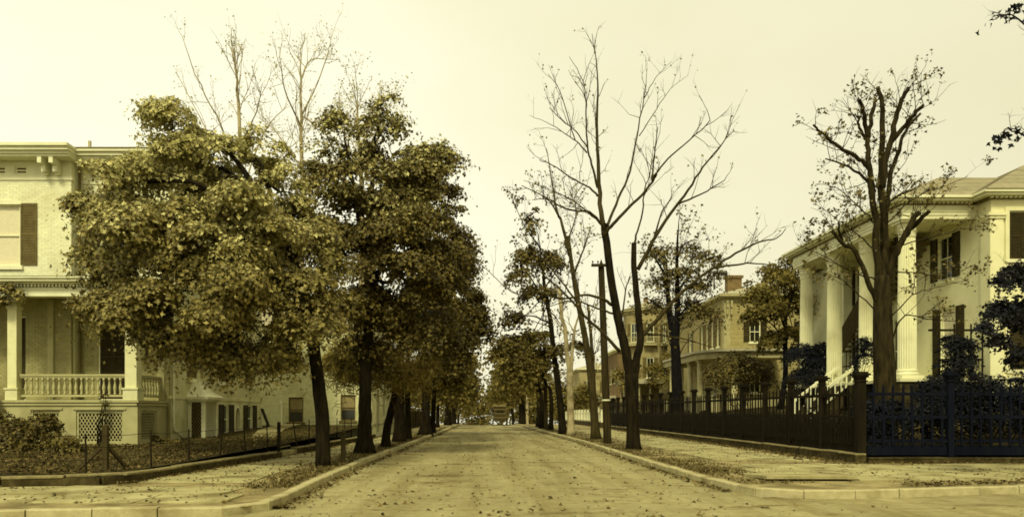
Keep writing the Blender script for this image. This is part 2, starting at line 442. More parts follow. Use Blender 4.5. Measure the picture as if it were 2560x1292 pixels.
ysg = [-120, -40, 0, 40, 86, 92, 98, 104, 110, 118, 126, 150, 200, 260, 326, 400, 900]
strip("ground", lambda y: -420, lambda y: 420, ysg, -.03, M_YARD, nx=8)

def interp(pts):
    ys = np.array([p[1] for p in pts]); xs = np.array([p[0] for p in pts]); o = np.argsort(ys)
    return lambda y: float(np.interp(y, ys[o], xs[o]))
KL = interp([(-3.5, 12), (-3.45, 14), (-3.55, 18), (-3.6, 24), (-3.45, 33), (-3.1, 60), (-2.9, 86), (-2.9, 330)])
KR = interp([(5.0, 14), (4.85, 18), (4.8, 26), (4.85, 40), (4.0, 86), (4.0, 330)])
ysr = [10, 12, 14, 18, 24, 33, 46, 60, 74, 86, 90, 94, 98, 104, 110, 118, 126, 150, 200, 260, 326]
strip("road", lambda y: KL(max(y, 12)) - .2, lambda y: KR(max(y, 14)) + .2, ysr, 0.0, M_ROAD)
mb = MB(); mb.add([(-60, -14, .0), (60, -14, .0), (60, 27.4, .0), (10.6, 15.4, 0.0), (5.2, 14.6, 0.0), (5.19, 10.0, 0), (-3.69, 10.0, .0), (-3.69, 12.2, .0), (-6, 11.8, .0), (-60, 9.0, .0)],
                  [(0, 1, 5, 6), (1, 2, 3, 5), (3, 4, 5), (6, 7, 8, 9), (0, 6, 9)])
mb.build("cross_street", M_ROAD, kind="structure")

KH = .14
# pavement beds (earth between kerb and yard walls)
WL = interp([(-7.7, 15.6), (-7.2, 18.6), (-6.7, 25.6), (-6.25, 38), (-6.2, 86), (-6.2, 330)])
WR = lambda y: 10.6
# corner outlines of the kerbs (outer line = road side), from the photo
kerb_l = [(-40, 9.6), (-12, 11.15), (-6.5, 11.6), (-5.2, 11.7), (-4.2, 11.8), (-3.75, 11.98), (-3.52, 12.3), (-3.42, 13.0), (-3.45, 14), (-3.55, 18), (-3.6, 24), (-3.45, 33), (-3.1, 60), (-2.9, 86), (-2.9, 130)]
kerb_r = [(40, 22.5), (16, 16.7), (10.6, 15.3), (8.4, 14.7), (6.9, 14.3), (6.0, 14.25), (5.45, 14.45), (5.12, 14.95), (4.93, 16.0), (4.85, 18), (4.8, 26), (4.85, 40), (4.0, 86), (4.0, 130)]

def sheet_left():
    V = [(-3.55, y, gz(y) + KH - .02) for y in ()]
    mb = MB()
    ys = [12.6, 14, 15.6, 18.6, 25.6, 38, 50, 70, 86, 92, 98, 106, 114, 126, 150, 200, 326]
    V, F_ = [], []
    for y in ys:
        V += [(WL(y) - (30 if y < 15.7 else .3), y, gz(y) + KH - .02), (KL(y) - .1, y, gz(y) + KH - .02)]
    for i in range(len(ys) - 1): F_.append((2 * i, 2 * i + 1, 2 * i + 3, 2 * i + 2))
    mb.add(V, F_)
    mb.add([(-40, 9.8, KH - .02), (-6.5, 11.75, KH - .02), (-4.2, 11.95, KH - .02), (-3.7, 12.2, KH - .02), (-3.62, 12.6, KH - .02), (WL(12.6) - 30, 12.6, KH - .02)], [(0, 1, 2, 3, 4, 5)])
    return mb.build("pavement", M_DIRT, kind="structure")
pave_l = sheet_left()
def sheet_right():
    mb = MB(); V, F_ = [], []
    ys = [16.0, 18, 23, 30, 40, 55, 70, 86, 92, 98, 106, 114, 126, 150, 200, 326]
    for y in ys: V += [(KR(y) + .1, y, gz(y) + KH - .02), (11.0, y, gz(y) + KH - .02)]
    for i in range(len(ys) - 1): F_.append((2 * i, 2 * i + 1, 2 * i + 3, 2 * i + 2))
    mb.add(V, F_)
    z = KH - .02
    mb.add([(5.03, 16.0, z), (5.25, 14.95, z), (5.55, 14.6, z), (6.0, 14.4, z), (6.9, 14.45, z), (8.4, 14.85, z), (10.6, 15.45, z), (11.0, 15.56, z), (11.0, 16.0, z)], [tuple(range(9))])
    mb.add([(11.0, 15.56, z), (16, 16.85, z), (40, 22.7, z), (40, 23.2, z), (11.0, 23.2, z)], [tuple(range(5))])
    return mb.build("pavement", M_DIRT, kind="structure")
pave_r = sheet_right()

def resample(p, step, start=0.0):
    p = np.array(p, float); d = np.r_[0, np.cumsum(np.linalg.norm(np.diff(p, axis=0), axis=1))]
    s = np.arange(start, d[-1], step)
    return np.c_[np.interp(s, d, p[:, 0]), np.interp(s, d, p[:, 1])]

def kerb(line, step, side, parent, ymax):
    """One stone per kerb piece, each a little out of line with the next."""
    pts = resample(line, step); idx = 0
    n = len(pts)
    for i in range(n - 1):
        p, q = pts[i], pts[i + 1]
        if max(p[1], q[1]) > ymax or abs(p[0]) > 22: continue
        d = unit(q - p); nrm = np.array((-d[1], d[0])) * side
        jit = rng.normal() * .012; lift = rng.normal() * .008
        a, b = p + d * .010 + nrm * jit, q - d * .010 + nrm * (jit + rng.normal() * .006)
        w = .17
        za, zb = gz(p[1]), gz(q[1]); h = KH + .012 + lift
        c = .018
        P = []
        for (e, zz) in ((a, za), (b, zb)):
            for off, z in ((0, -.1), (0.0, h - c), (c, h), (w, h), (w, -.1)):
                xy = e + nrm * off; P.append((xy[0], xy[1], zz + z))
        mbk = MB(); mbk.add(P, [(0, 1, 2, 3, 4), (9, 8, 7, 6, 5), (0, 5, 6, 1), (1, 6, 7, 2), (2, 7, 8, 3), (3, 8, 9, 4)])
        mbk.build("kerb_stone", M_STONE, parent)
kerb(kerb_l, .95, 1, pave_l, 128)
kerb(kerb_r, .95, -1, pave_r, 128)

# flagstones
def slab(parent, x0, x1, y0, y1, z, tx=0, ty=0, lift=0):
    g = .018; m = MB(); th = .07
    cx, cy = (x0 + x1) / 2, (y0 + y1) / 2
    j = lambda: rng.normal() * .015
    P = [(x0 + g + j(), y0 + g + j()), (x1 - g + j(), y0 + g + j()), (x1 - g + j(), y1 - g + j()), (x0 + g + j(), y1 - g + j())]
    zz = [z + lift + tx * (x - cx) + ty * (y - cy) for x, y in P]
    V = [(x, y, q - th) for (x, y), q in zip(P, zz)] + [(x, y, q - .008) for (x, y), q in zip(P, zz)]
    V += [(x + (cx - x) * .012, y + (cy - y) * .012, q) for (x, y), q in zip(P, zz)]
    m.add(V, [(3, 2, 1, 0), (8, 9, 10, 11)] + [(i, (i + 1) % 4, 4 + (i + 1) % 4, 4 + i) for i in range(4)] + [(4 + i, 4 + (i + 1) % 4, 8 + (i + 1) % 4, 8 + i) for i in range(4)])
    m.build("flagstone", M_FLAG, parent)
y = 23.3
while y < 62:
    L = 1.3 + rng.random() * 1.0
    for x0, x1 in ((6.9, 8.5), (8.5, 10.0)):
        slab(pave_r, x0, x1, y, y + L, KH + .004, rng.normal() * .006, rng.normal() * .005, abs(rng.normal()) * .004)
    y += L
for iy, (y0, y1) in enumerate(((16.6, 18.4), (18.4, 20.2), (20.2, 21.6))):
    x = 6.0 + iy * .5
    while x < 20:
        L = 1.5 + rng.random() * 1.1
        if y0 > 16.35 + (x - 10.6) * .24 - .2:
            lifted = (iy == 0 and 6.0 <= x < 7.0)
            slab(pave_r, x, x + L, y0, y1, KH + .004, rng.normal() * .008, (-.045 if lifted else rng.normal() * .007), .05 if lifted else abs(rng.normal()) * .005)
        x += L
y = 16.2
while y < 60:
    L = 1.2 + rng.random() * .9
    w0, w1 = WL(y + L / 2) + .25, KL(y + L / 2) - 1.35
    slab(pave_l, w0, w1, y, y + L, KH + .004, rng.normal() * .006, rng.normal() * .006, abs(rng.normal()) * .004)
    y += L
for iy, (y0, y1) in enumerate(((12.55, 13.7), (13.7, 15.2))):
    x = -4.2 - iy * .4
    while x > -13:
        L = 1.3 + rng.random() * 1.0
        slab(pave_l, x - L, x, y0, y1, KH + .004, rng.normal() * .008, rng.normal() * .008, abs(rng.normal()) * .006)
        x -= L

# yards
def yard(name, V, F_, m=M_YARD):
    mb = MB(); mb.add(V, F_); return mb.build(name, m, kind="structure")
yl = []
ysl = [15.75, 17, 19, 22, 25.7, 30, 38, 50, 70, 86]
for yy in ysl:
    x1 = WL(yy) - .12
    for f in (0, .15, .4, .7, 1.0):
        x = x1 + (-40 - x1) * f
        yl.append((x, yy, .29 + min(.2, .02 * (yy - 15)) + .35 * min(1, max(0, (yy - 27) / 14))))
yard("front_yard", yl, [(i * 5 + j + 1, i * 5 + j, (i + 1) * 5 + j, (i + 1) * 5 + j + 1) for i in range(len(ysl) - 1) for j in range(4)])
yr = []
ysr2 = [22.9, 26, 30, 40, 55, 70, 90, 120]
for yy in ysr2:
    for x, z in ((10.9, .38), (12.5, .62), (14.5, 1.15), (17, 1.7), (24, 2.3), (60, 2.6)):
        zz = z
        if yy < 23: zz = .35
        elif yy < 27: zz = .35 + (z - .35) * .5
        yr.append((x, yy, zz + gz(yy)))
yard("terrace_yard", yr, [(i * 6 + j, i * 6 + j + 1, (i + 1) * 6 + j + 1, (i + 1) * 6 + j) for i in range(len(ysr2) - 1) for j in range(5)])

# low yard walls
def low_wall(label, line, z0, h, w, m, mc, cat="wall", step=1.1, cop=.045, over=.015, jit=.012):
    line = np.array(line, float)
    t = thing("garden_wall", label, cat, (line[0][0], line[0][1], 0))
    b = MB()
    for p, q in zip(line[:-1], line[1:]):
        d = unit(q - p); nrm = np.array((-d[1], d[0]))
        b.add([(*(e + nrm * o), z + gz(e[1])) for e in (p, q) for o, z in ((-w / 2, z0), (w / 2, z0), (w / 2, h - cop), (-w / 2, h - cop))], [(3, 2, 1, 0), (4, 5, 6, 7), (0, 4, 7, 3), (1, 2, 6, 5), (3, 7, 6, 2)])
    b.build("wall_body", m, t)
    pts = resample(line, step)
    for p, q in zip(pts[:-1], pts[1:]):
        d = unit(q - p); nrm = np.array((-d[1], d[0])); j = rng.normal() * jit; zl = h + rng.normal() * jit * .6
        a, e = p + d * .008 + nrm * j, q - d * .008 + nrm * j; W = w / 2 + over
        s = MB(); s.add([(*(c + nrm * o), z + gz(c[1])) for c in (a, e) for o, z in ((-W, zl - cop), (W, zl - cop), (W, zl - .012), (W - .015, zl), (-W + .015, zl), (-W, zl - .012))],
                        [(5, 4, 3, 2, 1, 0), (6, 7, 8, 9, 10, 11), (0, 1, 7, 6), (1, 2, 8, 7), (2, 3, 9, 8), (3, 4, 10, 9), (4, 5, 11, 10), (5, 0, 6, 11)])
        s.build("coping_stone", mc, t)
    return t
low_wall("low worn stone coping wall round the corner yard of the porch house", [(-16, 14.9), (-9.4, 15.25), (-7.75, 15.75), (-7.35, 16.5), (-7.2, 18.6), (-6.7, 25.4)], 0, .33, .24, M_LOWWALL, M_COPING)
low_wall("low stone coping wall beyond the wooden gate posts, before the white outbuilding", [(-6.6, 27.2), (-6.25, 38), (-6.22, 44)], 0, .36, .24, M_LOWWALL, M_COPING)
low_wall("low mossy stone wall carrying the tall dark picket fence along the street", [(10.8, 22.35), (10.8, 40), (10.8, 70)], 0, .40, .30, M_LOWWALL, M_COPING)
low_wall("dark foundation wall under the blue black fence along the cross street", [(11.0, 22.45), (26, 22.45)], 0, .28, .30, M_LOWWALL, M_LOWWALL)
low_wall("dark stone wall under the white board fence up the street", [(10.8, 71), (10.8, 104)], 0, .62, .30, M_LOWWALL, M_COPING, step=3)

# ---------------------------------------------------------------- wall, window and shutter builders
def cells(w0, w1, z0, z1, ops):
    xs = sorted({w0, w1, *[min(max(e, w0), w1) for o in ops for e in o[:2]]}); zs = sorted({z0, z1, *[min(max(e, z0), z1) for o in ops for e in o[2:4]]})
    out = []
    for a, b in zip(xs[:-1], xs[1:]):
        run = None
        for c, d in zip(zs[:-1], zs[1:]):
            hole = any(o[0] <= (a + b) / 2 <= o[1] and o[2] <= (c + d) / 2 <= o[3] for o in ops)
            if hole or b - a < 1e-4 or d - c < 1e-4:
                if run: out.append(run); run = None
            elif run and abs(run[3] - c) < 1e-6: run = (a, b, run[2], d)
            else:
                if run: out.append(run)
                run = (a, b, c, d)
        if run: out.append(run)
    return out

BRICKS_LEFT = [300]
def wall(parent, o, a, n, w0, w1, z0, z1, ops, m, t=.12, bricks=None, clap=None, name="wall"):
    b = MB()
    for c in cells(w0, w1, z0, z1, ops): b.boxf(o, a, n, c[0], c[1], c[2], c[3], 0, t)
    wo = b.build(name, m, parent)
    if bricks:
        bl, bh = bricks; many = MB(); proto = {}
        row = 0; z = z0
        while z + bh <= z1 + 1e-6:
            s = w0 - (bl / 2 if row % 2 else 0)
            while s < w1:
                a0, a1 = max(s + .004, w0), min(s + bl - .004, w1)
                if a1 - a0 > .03:
                    segs = [(a0, a1)]
                    for op in ops:
                        if op[2] < z + bh - .01 and op[3] > z + .01:
                            ns = []
                            for p, q in segs:
                                if q <= op[0] or p >= op[1]: ns.append((p, q))
                                else:
                                    if op[0] - p > .02: ns.append((p, op[0]))
                                    if q - op[1] > .02: ns.append((op[1], q))
                            segs = ns
                    for p, q in segs:
                        pr = .006 + .005 * rng.random()
                        tgt = many
                        if BRICKS_LEFT[0] > 0 and q - p > bl * .8 and 1.0 < z < 3.3 and bricks_pick(parent, o, a, (p + q) / 2, z):
                            tgt = MB(); BRICKS_LEFT[0] -= 1
                        tgt.boxf(o, a, n, p, q, z + .004, z + bh - .004, t - .002, t + pr)
                        if tgt is not many: tgt.build("brick", m, wo)
                s += bl
            z += bh; row += 1
        many.build("brickwork", m, wo, kind="stuff")
    if clap:
        cb = MB()
        zz = np.arange(z0, z1 - .02, clap)
        oo, aa, nn = np.array(o, float), np.array(a, float), np.array(n, float)
        for z in zz:
            for c in cells(w0, w1, z0, z1, ops):
                l, h = max(z, c[2]), min(z + clap, c[3])
                if h - l < clap * .3: continue
                P = [oo + aa * s + nn * d + np.array((0, 0, q)) for s in (c[0], c[1]) for d, q in ((t - .01, l), (t + .03, l), (t + .004, h))]
                cb.add(P, [(0, 1, 4, 3), (1, 2, 5, 4), (2, 0, 3, 5), (0, 2, 1), (3, 4, 5)])
        cb.build("clapboard", m, wo, kind="stuff")
    return wo

def bricks_pick(parent, o, a, s, z):
    x = o[0] + a[0] * s
    return a[1] != 0 and (o[1] + a[1] * s) < 30.5   # the nearest bricks of the street side

def window(parent, o, a, n, s0, s1, z0, z1, frame_m=None, pane_m=None, t=.12, sill=True, bars=(1, 1), blind=None, name="window"):
    frame_m = frame_m or M_WHITE; fw = .06
    f = MB()
    f.boxf(o, a, n, s0, s0 + fw, z0, z1, .012, t * .75); f.boxf(o, a, n, s1 - fw, s1, z0, z1, .012, t * .75)
    f.boxf(o, a, n, s0 + fw, s1 - fw, z1 - fw, z1, .012, t * .75); f.boxf(o, a, n, s0 + fw, s1 - fw, z0, z0 + fw, .012, t * .75)
    zm = (z0 + z1) / 2
    f.boxf(o, a, n, s0 + fw, s1 - fw, zm - .025, zm + .025, .014, t * .6)
    for i in range(1, bars[0] + 1):
        s = s0 + fw + (s1 - s0 - 2 * fw) * i / (bars[0] + 1)
        f.boxf(o, a, n, s - .013, s + .013, z0 + fw, zm - .025, .016, .05); f.boxf(o, a, n, s - .013, s + .013, zm + .025, z1 - fw, .016, .05)
    w = f.build(name, frame_m, parent)
    p = MB(); p.boxf(o, a, n, s0 + .01, s1 - .01, z0 + .01, z1 - .01, .002, .02); p.build("pane", pane_m or M_GLASS, w)
    if blind:
        p = MB(); p.boxf(o, a, n, s0 + fw + .004, s1 - fw - .004, z0 + (z1 - z0) * blind[0], z1 - fw - .004, .0205, .026); p.build("blind", blind[1], w)
    if sill:
        p = MB(); p.boxf(o, a, n, s0 - .1, s1 + .1, z0 - .13, z0 - .002, .0, t + .09); p.build("sill", frame_m, w)
    return w

def shutter(parent, o, a, n, s0, s1, z0, z1, m, d=.135, name="shutter", rails=3):
    f = MB(); st = .055; th = .035
    f.boxf(o, a, n, s0, s0 + st, z0, z1, d, d + th); f.boxf(o, a, n, s1 - st, s1, z0, z1, d, d + th)
    zs = np.linspace(z0, z1 - .07, rails)
    for z in zs: f.boxf(o, a, n, s0 + st, s1 - st, z, z + .07, d + .002, d + th - .002)
    sh = f.build(name, m, parent)
    l = MB(); oo, aa, nn = (np.array(q, float) for q in (o, a, n))
    z = z0 + .08
    while z < z1 - .08:
        P = [oo + aa * s + nn * (d + e) + np.array((0, 0, q)) for s in (s0 + st, s1 - st) for e, q in ((.004, z + .045), (.03, z), (.03, z + .008), (.004, z + .053))]
        l.add(P, [(0, 1, 2, 3), (7, 6, 5, 4), (0, 4, 5, 1), (1, 5, 6, 2), (2, 6, 7, 3), (3, 7, 4, 0)])
        z += .055
    l.build("louvers", m, sh)
    return sh

def lattice(parent, o, a, n, s0, s1, z0, z1, m, d=.0, pitch=.115, w=.026, fm=None, border=.07, back=True):
    f = MB()
    f.boxf(o, a, n, s0, s0 + border, z0, z1, d, d + .07); f.boxf(o, a, n, s1 - border, s1, z0, z1, d, d + .07)
    f.boxf(o, a, n, s0 + border, s1 - border, z0, z0 + border, d, d + .07); f.boxf(o, a, n, s0 + border, s1 - border, z1 - border, z1, d, d + .07)
    fr = f.build("lattice_panel", fm or M_WHITE, parent)
    L = MB(); A, B, C, D = s0 + border, s1 - border, z0 + border, z1 - border
    oo, aa, nn = (np.array(q, float) for q in (o, a, n))
    for sgn, dd in ((1, d + .03), (-1, d + .042)):
        k = -(D - C) * 1.0
        while k < (B - A):
            s_, e_ = (k, C), (k + (D - C) * .62, D)                # steep laths make tall diamonds
            t0 = max(0, (0 - s_[0]) / (e_[0] - s_[0])); t1 = min(1, ((B - A) - s_[0]) / (e_[0] - s_[0]))
            if t1 > t0:
                p = (s_[0] + (e_[0] - s_[0]) * t0, C + (D - C) * t0); q = (s_[0] + (e_[0] - s_[0]) * t1, C + (D - C) * t1)
                if sgn < 0: p, q = ((B - A) - p[0], p[1]), ((B - A) - q[0], q[1])
                P, Q = oo + aa * (A + p[0]) + nn * dd + np.array((0, 0, p[1])), oo + aa * (A + q[0]) + nn * dd + np.array((0, 0, q[1]))
                L.bar(P, Q, .011, w, up=tuple(np.cross(unit(Q - P), nn)))
            k += pitch
    L.build("lattice", m, fr)
    if back:
        p = MB(); p.boxf(o, a, n, s0 + .01, s1 - .01, z0 + .01, z1 - .01, d - .03, d - .01); p.build("dark_opening", M_DARK, fr)
    return fr

XP, XN, YP, YN = (1, 0, 0), (-1, 0, 0), (0, 1, 0), (0, -1, 0)

def cornice(parent, x0, x1, y0, y1, z, steps, m, name="cornice"):
    """A stepped band round a block; steps = [(z offset, height, projection)]."""
    b = MB()
    for dz, h, pr in steps: b.box(x0 - pr, x1 + pr, y0 - pr, y1 + pr, z + dz, z + dz + h)
    return b.build(name, m, parent)

def hip(parent, x0, x1, y0, y1, z, zr, m, over=.5, inset=None, name="roof", course=.28):
    """Hipped roof built of stepped courses."""
    x0, x1, y0, y1 = x0 - over, x1 + over, y0 - over, y1 + over
    ins = inset if inset is not None else min(x1 - x0, y1 - y0) / 2 - .3
    b = MB(); k = max(3, int(math.hypot(ins, zr - z) / course))
    for i in range(k):
        f0, f1 = i / k, (i + 1) / k
        a0, a1 = ins * f0, ins * f1; q0, q1 = z + (zr - z) * f0 + .02, z + (zr - z) * f1 + .001
        R0 = [(x0 + a0, y0 + a0), (x1 - a0, y0 + a0), (x1 - a0, y1 - a0), (x0 + a0, y1 - a0)]
        R1 = [(x0 + a1, y0 + a1), (x1 - a1, y0 + a1), (x1 - a1, y1 - a1), (x0 + a1, y1 - a1)]
        for j in range(4):
            p, q, r_, s_ = R0[j], R0[(j + 1) % 4], R1[(j + 1) % 4], R1[j]
            b.add([(*p, q0 - .02), (*q, q0 - .02), (*q, q0), (*p, q0), (*r_, q1), (*s_, q1)], [(0, 1, 2, 3), (3, 2, 4, 5)])
        if i == k - 1: b.add([(*p, q1) for p in R1], [(0, 1, 2, 3)])
    b.add([(x0, y0, z), (x1, y0, z), (x1, y1, z), (x0, y1, z)], [(3, 2, 1, 0)])
    return b.build(name, m, parent)

# ---------------------------------------------------------------- the white porch house (corner, west side)
def porch_house():
    t = thing("porch_house", "big white painted brick house with a balustraded porch over lattice panels at the street corner", "house", (-15, 30, .4))
    YA, YB, XS = 27.5, 28.0, -11.3
    oA, oB, oS = (0, YA + .12, 0), (0, YB + .12, 0), (XS - .12, 0, 0)
    bk = (.225, .078)
    # main front block
    opsA = [(-17.4, -16.33, 6.72, 8.9), (-16.75, -16.15, 2.0, 4.95), (-16.55, -16.1, 9.95, 10.25), (-17.3, -16.85, 9.95, 10.25)]
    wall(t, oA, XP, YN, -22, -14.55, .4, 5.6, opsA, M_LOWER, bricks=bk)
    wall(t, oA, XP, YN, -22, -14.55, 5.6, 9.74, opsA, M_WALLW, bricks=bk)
    wall(t, oA, XP, YN, -22, -14.55, 9.86, 10.4, opsA, M_WHITE, name="frieze")
    b = MB(); b.boxf(oA, XP, YN, -22, -14.49, 9.74, 9.86, 0, .17); b.build("frieze_moulding", M_WHITE, t)
    b = MB(); b.box(-14.55 - .12, -14.546, YA + .121, YB + .3, .4, 10.4); b.build("return_wall", M_WALLW, t)
    # wing front
    opsB = [(-13.75, -12.7, 6.74, 8.65), (-13.85, -12.8, 2.0, 5.15), (-14.15, -13.6, 9.95, 10.28)]
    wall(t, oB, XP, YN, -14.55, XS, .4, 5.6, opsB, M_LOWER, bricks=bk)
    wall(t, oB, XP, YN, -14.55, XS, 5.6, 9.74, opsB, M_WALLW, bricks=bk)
    wall(t, oB, XP, YN, -14.55, XS, 9.86, 10.4, opsB, M_WHITE, name="frieze")
    b = MB(); b.boxf(oB, XP, YN, -14.49, XS, 9.74, 9.86, 0, .17); b.build("frieze_moulding", M_WHITE, t)
    # street side
    opsS = []
    for y0, y1 in ((29.62, 30.72), (33.2, 34.35), (36.85, 38.1)): opsS += [(y0, y1, 2.86, 5.2), (y0, y1, 6.8, 8.7)]
    opsS += [(33.8, 34.5, .62, 1.9), (37.2, 38.05, .62, 1.9), (35.45, 36.0, .78, 1.78)]
    wall(t, oS, YP, XP, YB + .12, 39.6, .4, 2.06, opsS, M_SIDE, bricks=bk)
    wall(t, oS, YP, XP, YB + .12, 39.6, 2.16, 9.9, opsS, M_SIDE, bricks=bk)
    b = MB(); b.boxf(oS, YP, XP, YB + .02, 39.66, 2.06, 2.16, 0, .16); b.build("string_course", M_SIDE, t)
    b = MB(); b.box(-22, XS - .125, YB + .3, 39.55, .35, 10.35); b.build("house_core", M_DARK, t)
    b = MB(); b.box(-22, XS, 39.56, 39.72, .3, 10.4); b.build("rear_wall", M_WALLW, t)
    # eaves: the front block stands a little forward, so its cornice breaks at its corner
    st = [(0.0, .07, .62), (.07, .10, .68), (.17, .12, .78), (.29, .10, .86)]
    b = MB()
    for dz, h, pr in st:
        z = 10.4 + dz
        b.box(-22, -14.55 + pr * .35, YA - pr, YB + .2, z, z + h)
        b.box(-14.55 + pr * .35 + .002, XS + pr, YB - pr + .1, 40, z + .003, z + h)
        b.box(-22, -14.55 + pr * .35, YB + .201, 40, z, z + h)
    b.build("cornice", M_WHITE, t)
    hip(t, -22, XS + .5, YA, 39.6, 10.8, 11.6, M_TIN, over=.3, inset=6, course=.5)
    for x in (-15.35, -14.95):
        c = MB(); c.prism([(x - .07, YA - .6), (x + .07, YA - .6), (x + .07, YA - .02), (x - .07, YA - .02)], 10.18, 10.398)
        c.prism([(x - .07, YA - .34), (x + .07, YA - .34), (x + .07, YA - .02), (x - .07, YA - .02)], 9.95, 10.178)
        c.prism([(x - .06, YA - .2), (x + .06, YA - .2), (x + .06, YA - .02), (x - .06, YA - .02)], 9.88, 9.948)
        c.build("bracket", M_WHITE, t)
    for x, h in ((-16.2, 12.0), (-12.9, 11.9)):
        c = MB(); c.box(x - .05, x + .05, 32, 32.1, 11, h + .7); c.build("roof_pipe", M_TIN, t)
    # front windows
    w = window(t, oA, XP, YN, -17.4, -16.33, 6.72, 8.9, pane_m=M_CURT, bars=(0, 0))
    b = MB()
    for k in range(9):
        x0, x1 = -17.45 + k * 1.17 / 9, -17.45 + (k + 1) * 1.17 / 9
        f = lambda x: 8.9 + .14 * (1 - ((x + 16.865) / .585) ** 2)
        b.add([(x, YA - d, z) for d in (.0, .06) for x, z in ((x0, 8.88), (x1, 8.88), (x1, f(x1)), (x0, f(x0)))], [(0, 1, 2, 3), (7, 6, 5, 4), (2, 3, 7, 6), (0, 1, 5, 4)])
    b.build("arched_head", M_WHITE, t)
    shutter(t, oA, XP, YN, -16.32, -15.74, 6.75, 8.92, M_SHUTM)
    for s0, s1 in ((-16.55, -16.1), (-17.3, -16.85)): window(t, oA, XP, YN, s0, s1, 9.95, 10.25, pane_m=M_SHUTM, bars=(0, 0), sill=False)
    window(t, oB, XP, YN, -14.15, -13.6, 9.95, 10.28, pane_m=M_SHUTM, bars=(0, 0), sill=False)
    window(t, oB, XP, YN, -13.75, -12.7, 6.74, 8.65)
    shutter(t, oB, XP, YN, -14.33, -13.77, 6.78, 8.65, M_SHUT); shutter(t, oB, XP, YN, -12.68, -12.1, 6.78, 8.65, M_SHUT)
    # windows behind the porch
    window(t, oA, XP, YN, -16.75, -16.15, 2.0, 4.95, sill=False)
    shutter(t, oA, XP, YN, -16.72, -16.18, 2.05, 4.9, M_SHUT, d=.08)
    window(t, oB, XP, YN, -13.85, -12.8, 2.0, 5.15, sill=False, name="french_window")
    shutter(t, oB, XP, YN, -13.79, -13.33, 2.06, 5.08, M_SHUT, d=.07); shutter(t, oB, XP, YN, -13.31, -12.86, 2.06, 5.08, M_SHUT, d=.07)
    b = MB(); b.boxf(oA, XP, YN, -15.35, -15.15, 2.0, 5.5, .12, .19); b.build("pilaster", M_PORCHW, t)
    b = MB(); b.boxf(oB, XP, YN, -11.72, -11.45, 2.0, 5.5, .12, .19); b.build("pilaster", M_PORCHW, t)
    # porch
    PY, PX0, PX1 = 25.66, -15.95, -11.4
    b = MB(); b.box(-22, PX1 + .06, PY - .08, YB - .002, 1.90, 1.98); b.build("porch_floor", M_PORCHW, t)
    oP = (0, PY + .16, 0); oE = (PX1 - .16, 0, 0)
    ops = [(-14.84, -13.95, .88, 1.62), (-13.42, -11.86, .56, 1.62)]
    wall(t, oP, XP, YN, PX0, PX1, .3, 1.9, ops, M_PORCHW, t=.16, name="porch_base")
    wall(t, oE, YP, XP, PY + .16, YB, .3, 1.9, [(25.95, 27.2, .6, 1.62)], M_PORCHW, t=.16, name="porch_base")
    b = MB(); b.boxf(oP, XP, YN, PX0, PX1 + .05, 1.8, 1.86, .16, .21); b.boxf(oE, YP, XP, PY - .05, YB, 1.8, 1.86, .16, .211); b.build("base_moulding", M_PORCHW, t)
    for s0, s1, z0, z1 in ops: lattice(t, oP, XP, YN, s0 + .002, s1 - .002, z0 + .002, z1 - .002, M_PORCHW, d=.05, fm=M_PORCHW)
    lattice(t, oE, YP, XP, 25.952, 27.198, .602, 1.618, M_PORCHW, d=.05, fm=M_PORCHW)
    b = MB(); b.box(PX0 + .2, PX1 - .4, PY + .5, YB - .1, .3, 1.85); b.build("dark_cellar", M_DARK, t)
    b = MB()
    for s0, s1, z0, z1 in ops: b.boxf(oP, XP, YN, s0 - .09, s1 + .09, z1 + .04, z1 + .1, .16, .2)
    b.build("panel_moulding", M_PORCHW, t)
    # columns
    for x, w in ((-15.55, .30), (-11.62, .38)):
        c = MB(); y = PY + .18; h = w / 2
        c.box(x - h - .05, x + h + .05, y - h - .05, y + h + .05, 1.98, 2.32); c.box(x - h - .08, x + h + .08, y - h - .08, y + h + .08, 2.322, 2.38)
        c.box(x - h, x + h, y - h, y + h, 2.382, 4.98); c.box(x - h - .03, x + h + .03, y - h - .03, y + h + .03, 4.982, 5.06)
        c.box(x - h * .9, x + h * .9, y - h * .9, y + h * .9, 5.062, 5.2); c.box(x - h - .07, x + h + .07, y - h - .07, y + h + .07, 5.202, 5.385)
        c.build("porch_column", M_SIDE, t)
    # porch entablature and roof
    b = MB()
    b.box(-22, PX1 + .02, PY, PY + .4, 5.39, 5.68); b.box(PX1 - .38, PX1 + .02, PY + .401, YB, 5.39, 5.68); b.build("porch_frieze", M_WHITE, t)
    b = MB(); x = -21.9
    while x < PX1: b.box(x, x + .06, PY - .06, PY - .002, 5.69, 5.775); x += .115
    y = PY
    while y < YB - .1: b.box(PX1 + .022, PX1 + .08, y, y + .06, 5.69, 5.775); y += .115
    b.build("dentils", M_WHITE, t, kind="stuff")
    b = MB(); b.box(-22, PX1 + .12, PY - .1, YB - .002, 5.78, 5.84); b.box(-22, PX1 + .32, PY - .3, YB - .003, 5.842, 5.93); b.box(-22, PX1 + .38, PY - .36, YB - .004, 5.932, 6.0); b.build("porch_cornice", M_WHITE, t)
    b = MB(); b.add([(-22, PY - .38, 6.002), (PX1 + .4, PY - .38, 6.002), (PX1 + .1, YB - .004, 6.22), (-22, YB - .004, 6.22), (PX1 + .4, YB - .004, 6.002)], [(0, 1, 2, 3), (1, 4, 2)]); b.build("porch_roof", M_IRON, t)
    b = MB(); b.box(-22, PX1 - .39, PY + .41, YB - .01, 5.6, 5.66); b.build("porch_ceiling", M_PORCHW, t)
